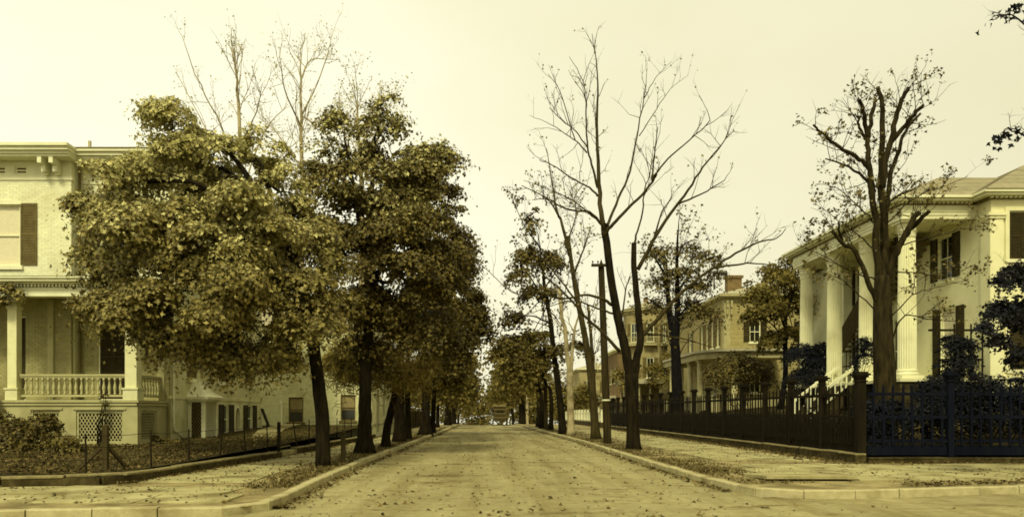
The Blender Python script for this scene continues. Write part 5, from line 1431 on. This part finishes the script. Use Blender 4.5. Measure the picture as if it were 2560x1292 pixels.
sparse_tree("shade_tree", "dark leaning trunk carrying loose leaf sprays over the street", b0, b0[1], [(1402, 1020), (1394, 950), (1384, 880), (1376, 800), (1366, 750), (1358, 690)], .26, .10,
    [[.08, (1366, 760), (1330, 700), (1290, 640)], [.07, (1358, 690), (1350, 620), (1340, 560)], [.07, (1376, 810), (1330, 790), (1270, 790)], [.07, (1384, 880), (1330, 850), (1262, 840)], [.05, (1362, 720), (1400, 660), (1420, 620)], [.05, (1350, 620), (1310, 560), (1280, 500)], [.05, (1384, 880), (1420, 850), (1450, 860)]],
    [(1320, 650, 45, 35, 0), (1380, 660, 40, 40, 1), (1300, 690, 30, 25, -1), (1350, 740, 60, 30, .5), (1290, 800, 40, 25, 0), (1270, 860, 50, 25, -1), (1330, 850, 70, 25, .5), (1300, 910, 50, 18, -.5), (1390, 880, 30, 25, 0), (1440, 870, 28, 22, 1), (1350, 890, 40, 20, 1), (1340, 560, 40, 40, 0, .3)], 250, 30, M_BARK, M_LEAFD, 5, 1.8, (.14, .24), .5, 500)
rowr = [(5.3, 62, .2, [(1310, 920, 35, 30), (1280, 880, 40, 25), (1330, 900, 35, 25)], "dark thin trunk next to the bracketed pole"),
        (5.0, 68, .22, [(1300, 870, 40, 30), (1270, 930, 40, 25), (1320, 930, 30, 25)], "second dark trunk beyond the bracketed pole"),
        (5.2, 75, .22, [(1290, 900, 35, 40), (1265, 940, 35, 30), (1310, 950, 25, 30)], "third dark trunk beyond the bracketed pole"),
        (4.8, 96, .28, [(1275, 930, 30, 45), (1255, 960, 30, 35), (1295, 970, 25, 35)], "tree beyond the crest behind the wagon"),
        (5.2, 112, .3, [(1275, 940, 28, 45), (1255, 975, 20, 30), (1290, 980, 25, 30)], "rounded tree over the roof of the wagon"),
        (5.0, 135, .3, [(1255, 965, 20, 40), (1244, 995, 12, 22), (1270, 990, 18, 25)], "last pale tree before the gap of sky at the end of the street")]
for x, y, r, lb_, lab in rowr:
    g = gz(y); t0 = np.array((x, y, g + .12)); L = lobes_px(lb_, y)
    leafy_tree("street_tree", lab, "tree", t0, [t0 + (.05, 0, 1.6), t0 + (-.1, .1, 3.4), np.array(L[0][0]) * .5 + t0 * .5 + (0, 0, .6)], r, r * .5, L, 105, 44, M_LEAFR, M_BARK, leaf=(.22, .38), cr=.95)

# ---------------------------------------------------------------- trees behind the dark fence
sparse_tree("yard_tree", "dark double trunked yard tree with thin flat leaf layers behind the fence", (13.0, 52, .8), 52, [(1692, 960), (1690, 900), (1686, 840), (1682, 790)], .38, .26,
    [[.26, (1684, 850), (1672, 760), (1668, 690), (1664, 640)], [.24, (1690, 850), (1694, 760), (1692, 680), (1694, 600), (1700, 540)], [.10, (1690, 740), (1720, 690), (1760, 660)], [.1, (1670, 700), (1640, 650), (1620, 630)], [.09, (1686, 800), (1730, 760), (1790, 740)], [.08, (1680, 790), (1640, 760), (1610, 740)], [.07, (1692, 650), (1710, 610), (1740, 600)]],
    [(1650, 640, 45, 25, 0), (1720, 630, 40, 20, .5), (1760, 650, 45, 22, -.5), (1700, 690, 60, 25, 0), (1650, 710, 35, 25, 1), (1750, 720, 45, 25, .5), (1790, 690, 30, 20, 1), (1720, 770, 50, 25, 1), (1770, 790, 40, 22, .5), (1640, 770, 30, 30, 1)], 330, 13, M_BARKB, M_LEAFD, 7, 2.2, (.12, .22), .6, 900)
sparse_tree("yard_tree", "small slender tree with feathery foliage between the clapboard house and the columns", (17.3, 45.5, 1.8), 45.5, [(1963, 940), (1963, 880), (1964, 820), (1962, 770)], .16, .1,
    [[.07, (1963, 820), (1945, 770), (1930, 720)], [.07, (1964, 800), (1980, 740), (1990, 680)], [.05, (1963, 860), (1990, 810), (2020, 790)], [.05, (1963, 850), (1920, 800), (1880, 790)]],
    [(1900, 740, 55, 30, 0), (1960, 700, 60, 35, 0), (1930, 780, 50, 28, -.5), (1990, 760, 40, 40, .5), (1890, 790, 40, 22, .5), (1960, 840, 50, 25, .5), (1985, 660, 40, 25, 0), (2000, 880, 35, 25, .5), (1920, 860, 35, 25, .5), (1930, 680, 30, 20, .5)], 230, 60, M_BARKB, M_LEAFR, 4, 1.0, (.10, .18), .42, 200)

def pollard():
    Y = 26.0; base = np.array((13.3, Y, .75))
    t = thing("pollarded_tree", "old lopped tree with stubby cut limbs and few leaves in front of the mansion columns", "tree", tuple(base))
    mb = MB(); c = catmull([base - (0, 0, .15), *px([(2212, 960), (2208, 860), (2206, 760), (2206, 690)], Y)], 4)
    rad = np.interp(np.linspace(0, 1, len(c)), [0, .15, .6, 1], [.50, .37, .31, .25]); mb.tube(c, rad, 14); mb.build("trunk", M_BARKM, t, smooth=True)
    lb = MB(); tips = []
    def L(lst, r0, r1, d1=0, tw=6, L_=1.1, stub=False, lo=.3):
        cc, rd = limb(lb, px(lst, Y, Y + d1), r0 * .8, r1 * .74, 8, 4, .018); twigs(lb, cc, rd, tw, L_, .014, lo, 1, tips, up=.35); return cc
    L([(2200, 740), (2194, 640), (2190, 555), (2180, 491), (2172, 407), (2169, 345)], .17, .10, -.2, 8, 1.5)
    L([(2170, 350), (2162, 300), (2158, 273), (2149, 250)], .10, .075, -.5, 5, 1.2)
    L([(2169, 348), (2178, 300), (2186, 257)], .10, .07, .3, 5, 1.2)
    L([(2164, 350), (2150, 320), (2142, 290)], .07, .05, -.3, 4, 1.2)
    L([(2208, 740), (2212, 620), (2207, 506), (2202, 446), (2205, 357), (2205, 258), (2195, 217)], .20, .08, .2, 10, 1.5)
    L([(2206, 470), (2213, 407), (2227, 347), (2242, 283), (2256, 250), (2272, 219)], .14, .085, -.3, 8, 1.4)
    L([(2224, 365), (2245, 335), (2267, 308), (2290, 280), (2309, 262)], .11, .07, -.7, 7, 1.5)
    L([(2210, 560), (2220, 490), (2227, 437), (2247, 377), (2262, 330), (2301, 284)], .13, .05, .7, 9, 1.5)
    L([(2183, 470), (2170, 417), (2138, 392), (2098, 367), (2060, 335), (2033, 312)], .11, .05, -.5, 10, 1.4)
    L([(2186, 480), (2168, 451), (2123, 417), (2063, 397)], .08, .03, .8, 8, 1.3)
    L([(2216, 720), (2226, 665), (2247, 620), (2277, 560), (2300, 530)], .15, .12, -.6, 8, 1.5)
    L([(2262, 590), (2290, 560), (2325, 527)], .12, .08, -.6, 5, 1.4)
    L([(2196, 760), (2170, 705), (2138, 630), (2108, 610), (2080, 577)], .12, .075, -.4, 8, 1.4)
    L([(2110, 612), (2100, 585), (2096, 555)], .06, .045, -.4, 3)
    L([(2200, 640), (2160, 600), (2110, 560), (2040, 510)], .03, .01, -.8, 9, 1.2)
    L([(2190, 560), (2150, 520), (2090, 470), (2040, 460)], .03, .01, -.8, 8, 1.1)
    L([(2190, 700), (2130, 680), (2060, 640), (1990, 610)], .035, .01, -.6, 10, 1.2)
    L([(2218, 680), (2280, 680), (2360, 690), (2440, 660)], .03, .01, -.8, 10, 1.1)
    L([(2222, 620), (2300, 600), (2380, 580), (2440, 570)], .03, .01, -1.0, 10, 1.1)
    L([(2214, 560), (2280, 500), (2350, 470), (2420, 440)], .03, .01, -.6, 10, 1.1)
    L([(2222, 800), (2280, 740), (2340, 720), (2420, 700)], .03, .01, -.8, 10, 1.1)
    L([(2225, 860), (2260, 790), (2330, 800), (2420, 800)], .04, .01, -.6, 10, 1.1)
    L([(2190, 780), (2150, 740), (2090, 690), (2030, 680)], .03, .01, -.6, 8, 1.1)
    L([(2205, 620), (2212, 540), (2230, 500), (2290, 470)], .07, .03, -.8, 6)
    lb.build("branches", M_BARKM, t, smooth=True)
    T = np.array(tips); n = 2700; k = rng.integers(0, len(T), n // 6).repeat(6); P = T[k] + rng.normal(size=(n, 3)) * .08
    V, Q = leaf_arrays(P, rng.normal(size=(n, 3)) + (0, -.2, .8), .05 + .075 * rng.random(n)); arr_mesh("last_leaves", V, Q, M_LEAFD, t)
pollard()

# a tree just outside the frame whose low leafy boughs hang into it
def edge_tree():
    Y = 17.4; base = np.array((13.0, Y, KH))
    t = thing("street_tree", "dark blue leaved bough hanging in beside the mansion wall at the picture edge", "tree", tuple(base))
    mb = MB(); c, rad = limb(mb, [base, base + (0, .1, 2), base + (.1, 0, 4.5), base + (.3, .2, 8), base + (.2, .2, 10)], .3, .12, 10); mb.build("trunk", M_BARKB, t, smooth=True)
    lb = MB()
    for l in ([(2668, 860), (2600, 720), (2540, 690), (2470, 700)], [(2668, 900), (2590, 800), (2520, 780), (2440, 815)], [(2668, 800), (2600, 640), (2550, 660)], [(2670, 500), (2600, 380), (2530, 325), (2500, 335)], [(2680, 300), (2600, 120), (2530, 40), (2480, 50)]):
        cc, rd = limb(lb, px(l, Y, Y - 1), .03, .007, 6, 4, .02); twigs(lb, cc, rd, 6, .6, .007, .3, 1)
    lb.build("branches", M_BARKB, t, smooth=True)
    lob = lobes_px([(2545, 700, 42, 45, -.5), (2500, 780, 38, 35, -.7), (2555, 800, 40, 60, -.3), (2465, 825, 22, 16, -.9), (2500, 860, 28, 25, -.7), (2550, 890, 30, 30, -.4), (2490, 705, 18, 10, -.9)], Y)
    P, N, S = crown_points(lob, 170, 30, (.05, .10), .19, shell=.1)
    lob2 = lobes_px([(2530, 328, 20, 7, -.8), (2505, 345, 6, 4, -1), (2500, 44, 22, 8, -.9), (2535, 20, 14, 8, -.9), (2690, 300, 60, 200, 0), (2690, 600, 50, 120, 0)], Y)
    P2, N2, S2 = crown_points(lob2, 90, 12, (.07, .13), .15, shell=.1)
    V, Q = leaf_arrays(np.r_[P, P2], np.r_[N, N2], np.r_[S, S2]); arr_mesh("crown", V, Q, M_LEAFB, t)
edge_tree()

# ---------------------------------------------------------------- shrubs
def shrub(name, label, base, lobes, clumps, per, lm, leaf=(.07, .14), cr=.25, cat="shrub", shell=.5):
    base = np.array(base, float); t = thing(name, label, cat, tuple(base))
    s = MB()
    for ce, rr, *_ in lobes:
        for k in range(3): e = np.array(ce) + rng.normal(size=3) * np.array(rr) * .4; s.tube([base + rng.normal(size=3) * (.15, .15, 0), (base + e) / 2 + rng.normal(size=3) * .08, e], [.02, .014, .006], 4)
    s.build("stems", M_BARK, t)
    P, N, S = crown_points(lobes, clumps, per, leaf, cr, shell=shell); P[:, 2] = np.maximum(P[:, 2], base[2] - .05)
    V, Q = leaf_arrays(P, N, S); arr_mesh("foliage", V, Q, lm, t)
shrub("garden_bush", "leafy sprawling bush in front of the porch lattice at the corner", (-13.6, 22.6, .35), lobes_px([(40, 1100, 75, 50, 0), (100, 1075, 50, 45, .4), (150, 1120, 55, 35, -.3), (30, 1165, 70, 40, -.8), (190, 1130, 25, 25, -.5), (-30, 1080, 60, 60, .5)], 22.6), 230, 46, M_LEAFD, (.05, .11), .2)
shrub("climbing_vine", "wisps of vine hanging from the porch roof by the end column", (-16.2, 25.45, 5.2), lobes_px([(20, 725, 25, 16, 0), (45, 735, 18, 12, 0), (10, 760, 10, 20, 0)], 25.4), 34, 20, M_LEAF, (.06, .12), .16)
shrub("climbing_vine", "straggling vine climbing the lattice and baluster rail", (-12.55, 25.4, .5), lobes_px([(258, 995, 6, 14, 0), (256, 1040, 5, 12, 0), (262, 1015, 5, 10, 0)], 25.4), 14, 8, M_LEAFD, (.05, .09), .1)
shrub("garden_bush", "low weedy bush beside the vestibule wall", (-11.0, 27.2, .5), lobes_px([(380, 1100, 35, 12, 0), (430, 1105, 25, 10, 0), (340, 1108, 25, 8, 0)], 27), 40, 22, M_LEAFD, (.05, .1), .16)
shrub("garden_bush", "large round bush in front of the wraparound porch", (16.0, 48.5, 1.3), lobes_px([(1850, 935, 80, 45, 0), (1800, 950, 45, 35, -.4), (1890, 950, 45, 35, .2), (1840, 905, 55, 25, .3), (1900, 920, 30, 30, .5)], 48.5), 210, 40, M_LEAFD, (.08, .15), .4)
shrub("hedge", "dense dark hedge at the foot of the end column", (16.0, 40.2, 1.4), lobes_px([(2010, 895, 45, 35, 0), (2040, 930, 40, 50, -.3), (2005, 960, 40, 40, 0), (2050, 880, 25, 25, .4)], 39.6), 260, 60, M_LEAFB, (.05, .09), .26, "hedge")
HB = [(np.array((x, 24.1 + .3 * (i % 2), 1.12 + (.35 if x > 14.2 else 0))), (.7, .55, .95 + (.35 if x > 14.2 else 0)), 1) for i, x in enumerate(np.arange(11.9, 22, .8))]
shrub("hedge", "blue black hedge filling the corner yard right behind the cross street fence", (16, 24.2, .4), HB, 640, 64, M_LEAFB, (.05, .10), .26, "hedge", .55)
HB = [(np.array((11.9 + .2 * (i % 2), y, .95)), (.5, .8, .62 + .12 * math.sin(i)), 1) for i, y in enumerate(np.arange(25.2, 68, 1.15))]
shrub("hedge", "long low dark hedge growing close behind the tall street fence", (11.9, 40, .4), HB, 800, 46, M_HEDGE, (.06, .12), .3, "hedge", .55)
shrub("climbing_vine", "dark vine mound covering the iron verandah", (18.2, 29.4, 1.4), lobes_px([(2390, 930, 45, 60, 0), (2380, 870, 32, 35, 0), (2420, 890, 25, 50, .2), (2350, 980, 50, 35, 0), (2410, 985, 60, 35, 0), (2310, 985, 35, 30, 0)], 29.2), 260, 46, M_LEAFB, (.045, .09), .2)
shrub("climbing_vine", "dark creeper beside the pollarded trunk under the portico", (15.2, 32.5, 1.3), lobes_px([(2165, 905, 26, 50, 0), (2160, 860, 20, 20, 0), (2255, 1000, 45, 25, 0), (2200, 990, 30, 30, 0)], 32), 110, 46, M_LEAFB, (.045, .09), .2)
shrub("climbing_vine", "leafy vine over the small columned porch of the tower house", (14.3, 75, .5), lobes_px([(1655, 945, 35, 35, 0), (1630, 920, 30, 15, 0), (1670, 900, 20, 20, 0), (1545, 950, 20, 30, 0)], 75.2), 120, 30, M_LEAFR, (.10, .2), .4)
shrub("garden_bush", "rounded shrub above the white board fence up the street", (12.6, 92, .5), lobes_px([(1455, 985, 25, 30, 0), (1440, 1000, 18, 20, 1), (1480, 1000, 22, 22, 1)], 94), 90, 30, M_LEAFR, (.14, .25), .5)
for x, y, w, h, lab in ((13, 118, 4, 5, "dark rounded tree mass behind the far white fence"), (22, 150, 7, 9, "far tree behind the grey house"), (-11, 66, 3.2, 4.5, "leafy tree behind the brown board fence"), (-12, 92, 5, 7, "broad tree beyond the brown board fence"), (-14, 125, 7, 9, "far tree filling the view beyond the outbuilding"), (9.5, 150, 3, 7, "far tree on the slope past the grey house")):
    g = gz(y); t0 = np.array((x, y, g)); L = [(t0 + (w * .5 * math.cos(k * 1.3), w * .4 * math.sin(k * 1.3), h * (.5 + .12 * (k % 3))), (w * .62, w * .6, h * .33), 1) for k in range(5)]
    leafy_tree("yard_tree", lab, "tree", t0, [t0 + (0, 0, h * .2), t0 + (.1, .1, h * .4), t0 + (.2, 0, h * .6)], .28, .15, L, 120, 44, M_LEAFR, M_BARK, leaf=(.22, .4), cr=.9)

# the low woods at the foot of the slope, one mass
def woods():
    L = []
    for i in range(46):
        u = 980 + 460 * i / 45; y = 235 + 40 * rng.random(); x = (u - PU) * y / F; g = gz(y)
        top = 1000 - 60 * min(1, abs(u - 1203) / 70) - 12 * rng.random(); zt = EYE + (PV - top) * y / F; zc = (g + zt) / 2
        L.append((np.array((x, y, zc)), (3.4, 3.0, (zt - g) / 2), 1))
    P, N, S = crown_points(L, 700, 40, (.5, .9), 1.9, shell=.6)
    V, Q = leaf_arrays(P, N, S); arr_mesh("distant_woods", V, Q, M_LEAFR, kind="stuff")
woods()

# ---------------------------------------------------------------- fallen leaves, twigs, grass
def litter(name, P, S, m, label=None):
    N = np.array((0, 0, 1.0)) + rng.normal(size=(len(P), 3)) * .35
    V, Q = leaf_arrays(P, N, S); arr_mesh(name, V, Q, m, kind="stuff")
def scatter(n, f): return np.array([f() for _ in range(n)])
def ur(a, b): return a + (b - a) * rng.random()
pts = []
for _ in range(1500):                                            # over the roadway, thicker in drifts
    y = 11.5 * math.exp(rng.random() * math.log(90 / 11.5)); x = ur(KL(max(12, y)) + .15, KR(max(14, y)) - .15); pts.append((x, y, gz(y) + .015))
for _ in range(160): pts.append((ur(-9, 12), ur(9.8, 13.5), .015))
pts = [p for p in pts if not (p[1] < 14.6 and (p[0] < -3.3 and p[1] > 11.4))]
for _ in range(1500):                                            # along both gutters
    y = 12 * math.exp(rng.random() * math.log(80 / 12)); pts.append((KL(max(y, 12.6)) + abs(rng.normal()) * .16 + .03, max(y, 12.8), .02 + .02 * rng.random()))
    y = 15 * math.exp(rng.random() * math.log(80 / 15)); pts.append((KR(max(y, 15.4)) - abs(rng.normal()) * .14 - .03, max(y, 15.5), .02 + .02 * rng.random()))
P = np.array(pts); litter("fallen_leaves", P, .035 + .075 * rng.random(len(P)) ** 3, M_LITTER)
pts = []
for _ in range(1300):                                            # pavements
    y = 16.2 * math.exp(rng.random() * math.log(70 / 16.2)); pts.append((ur(WL(y) + .15, KL(y) - .2), y, KH + .012))
    y = 16.6 * math.exp(rng.random() * math.log(70 / 16.6)); x = KR(y) + .3 + (10.55 - KR(y) - .3) * (rng.random() ** .8); pts.append((x, y, KH + .012))
for _ in range(2600): y = 22.6 * math.exp(rng.random() * math.log(60 / 22.6)); pts.append((10.55 - abs(rng.normal()) * .35, y, KH + .02))
for _ in range(900): pts.append((ur(9.5, 22), 22.2 - abs(rng.normal()) * .4, KH + .02))
for _ in range(2600):
    y = 16.5 * math.exp(rng.random() * math.log(60 / 16.5)); d = math.sin(y * 1.1) + math.sin(y * 2.7)
    if rng.random() < .45 + .3 * d: pts.append((KR(y) + .35 + abs(rng.normal()) * .8, y, KH + .01))
    y = 15 * math.exp(rng.random() * math.log(60 / 15))
    if rng.random() < .4 + .25 * d: pts.append((KL(y) - .3 - abs(rng.normal()) * .55, y, KH + .01))
for _ in range(1000): y = 15.8 * math.exp(rng.random() * math.log(45 / 15.8)); pts.append((WL(y) + .16 + abs(rng.normal()) * .2, y, KH + .02))
for _ in range(500): pts.append((ur(-13, -4), ur(12.4, 15.3), KH + .012))
for _ in range(1700): x = ur(8.3, 20); pts.append((x, 14.9 + (x - 8.4) * .245 + .25 + abs(rng.normal()) * .45, KH + .01 + .02 * rng.random()))
for _ in range(400): y = 17.5 + rng.random() * 3; pts.append((ur(11, 20), y, KH + .015))
P = np.array(pts); litter("fallen_leaves", P, .035 + .065 * rng.random(len(P)) ** 2, M_LITTER)
pts = []
for _ in range(17000):
    y = ur(15.9, 30); x0 = WL(y) - .2; x = x0 - 8.5 * rng.random()
    if rng.random() > .45 + .55 * math.sin(x * 1.3 + 1.7 * math.sin(y * .8)) * math.sin(y * 1.1 + x * .4): continue
    pts.append((x, y, .30 + min(.2, .02 * (y - 15)) + .35 * min(1, max(0, (y - 27) / 14)) + .02 + .03 * rng.random()))
for _ in range(2500): y = ur(28, 44); pts.append((ur(-10.9, WL(y) - .2), y, .36 + .02 * 0 + min(.2, .02 * (y - 15)) + .35 * min(1, max(0, (y - 27) / 14)) - .05))
P = np.array(pts); litter("fallen_leaves", P, .035 + .065 * rng.random(len(P)), M_LITTER)

def grass(P, h, m):
    n = len(P); N = rng.normal(size=(n, 3)); N[:, 2] *= .25
    V = []; ang = rng.random(n) * 2 * math.pi; H = h * (.5 + .8 * rng.random(n)); w = .012 + .012 * rng.random(n)
    a = np.c_[np.cos(ang), np.sin(ang), np.zeros(n)]; lean = rng.normal(size=(n, 3)) * .35; lean[:, 2] = 1
    V = np.stack([P - a * w[:, None], P + a * w[:, None], P + lean * H[:, None] + a * .003, P + lean * H[:, None] - a * .003], 1).reshape(-1, 3)
    Q = np.arange(4 * n).reshape(-1, 4); arr_mesh("grass", V, Q, m, kind="stuff")
pts = []
for _ in range(9000):
    y = 16 * math.exp(rng.random() * math.log(70 / 16)); c = math.sin(y * 1.7) + math.sin(y * .63 + 1)
    if rng.random() < .5 + .3 * c: pts.append((KR(y) + .35 + abs(rng.normal()) * .7, y, KH - .02))
    y = 15 * math.exp(rng.random() * math.log(70 / 15))
    if rng.random() < .45 + .3 * c: pts.append((KL(y) - .3 - abs(rng.normal()) * .5, y, KH - .02))
grass(np.array(pts), .06, M_GRASS)
pts = []
for _ in range(16000):
    y = ur(15.9, 40); x = WL(y) - .2 - (9 if y < 25 else 4) * rng.random(); pts.append((x, y, .28 + min(.2, .02 * (y - 15)) + .35 * min(1, max(0, (y - 27) / 14))))
grass(np.array(pts), .09, M_GRASS)
# a fallen twig hooked over the low wall
t = thing("fallen_branch", "thin dark curved branch lying against the low mossy wall on the walk", "branch", (9.4, 24.5, .14))
b = MB(); b.tube(catmull([(10.45, 25.6, .5), (10.1, 25.2, .36), (9.75, 24.4, .2), (9.5, 23.9, .165), (9.6, 23.5, .17)], 4), np.linspace(.012, .02, 17), 5); b.build("twig", M_BARK, t)


# ---------------------------------------------------------------- repeats share a group
GROUPS = {"maple_tree": "trees along the street", "street_tree": "trees along the street", "pine_tree": "trees along the street", "bare_tree": "trees along the street", "shade_tree": "trees along the street",
          "tall_tree": "tall trees rising behind the maples", "yard_tree": "trees standing in the yards", "garden_bush": "bushes in the yards", "climbing_vine": "vines on the porches", "hedge": "dark hedges in the mansion yard",
          "garden_wall": "low yard walls", "picket_fence": "dark picket fences", "board_fence": "board fences up the street", "wire_fence": "wire fences of the corner yard", "fence_post": "wooden posts by the walk", "utility_pole": "poles along the kerb"}
for o in COL.objects:
    if o.parent is None and o.get("category"):
        g = GROUPS.get(o.name.split(".")[0])
        if g: o["group"] = g
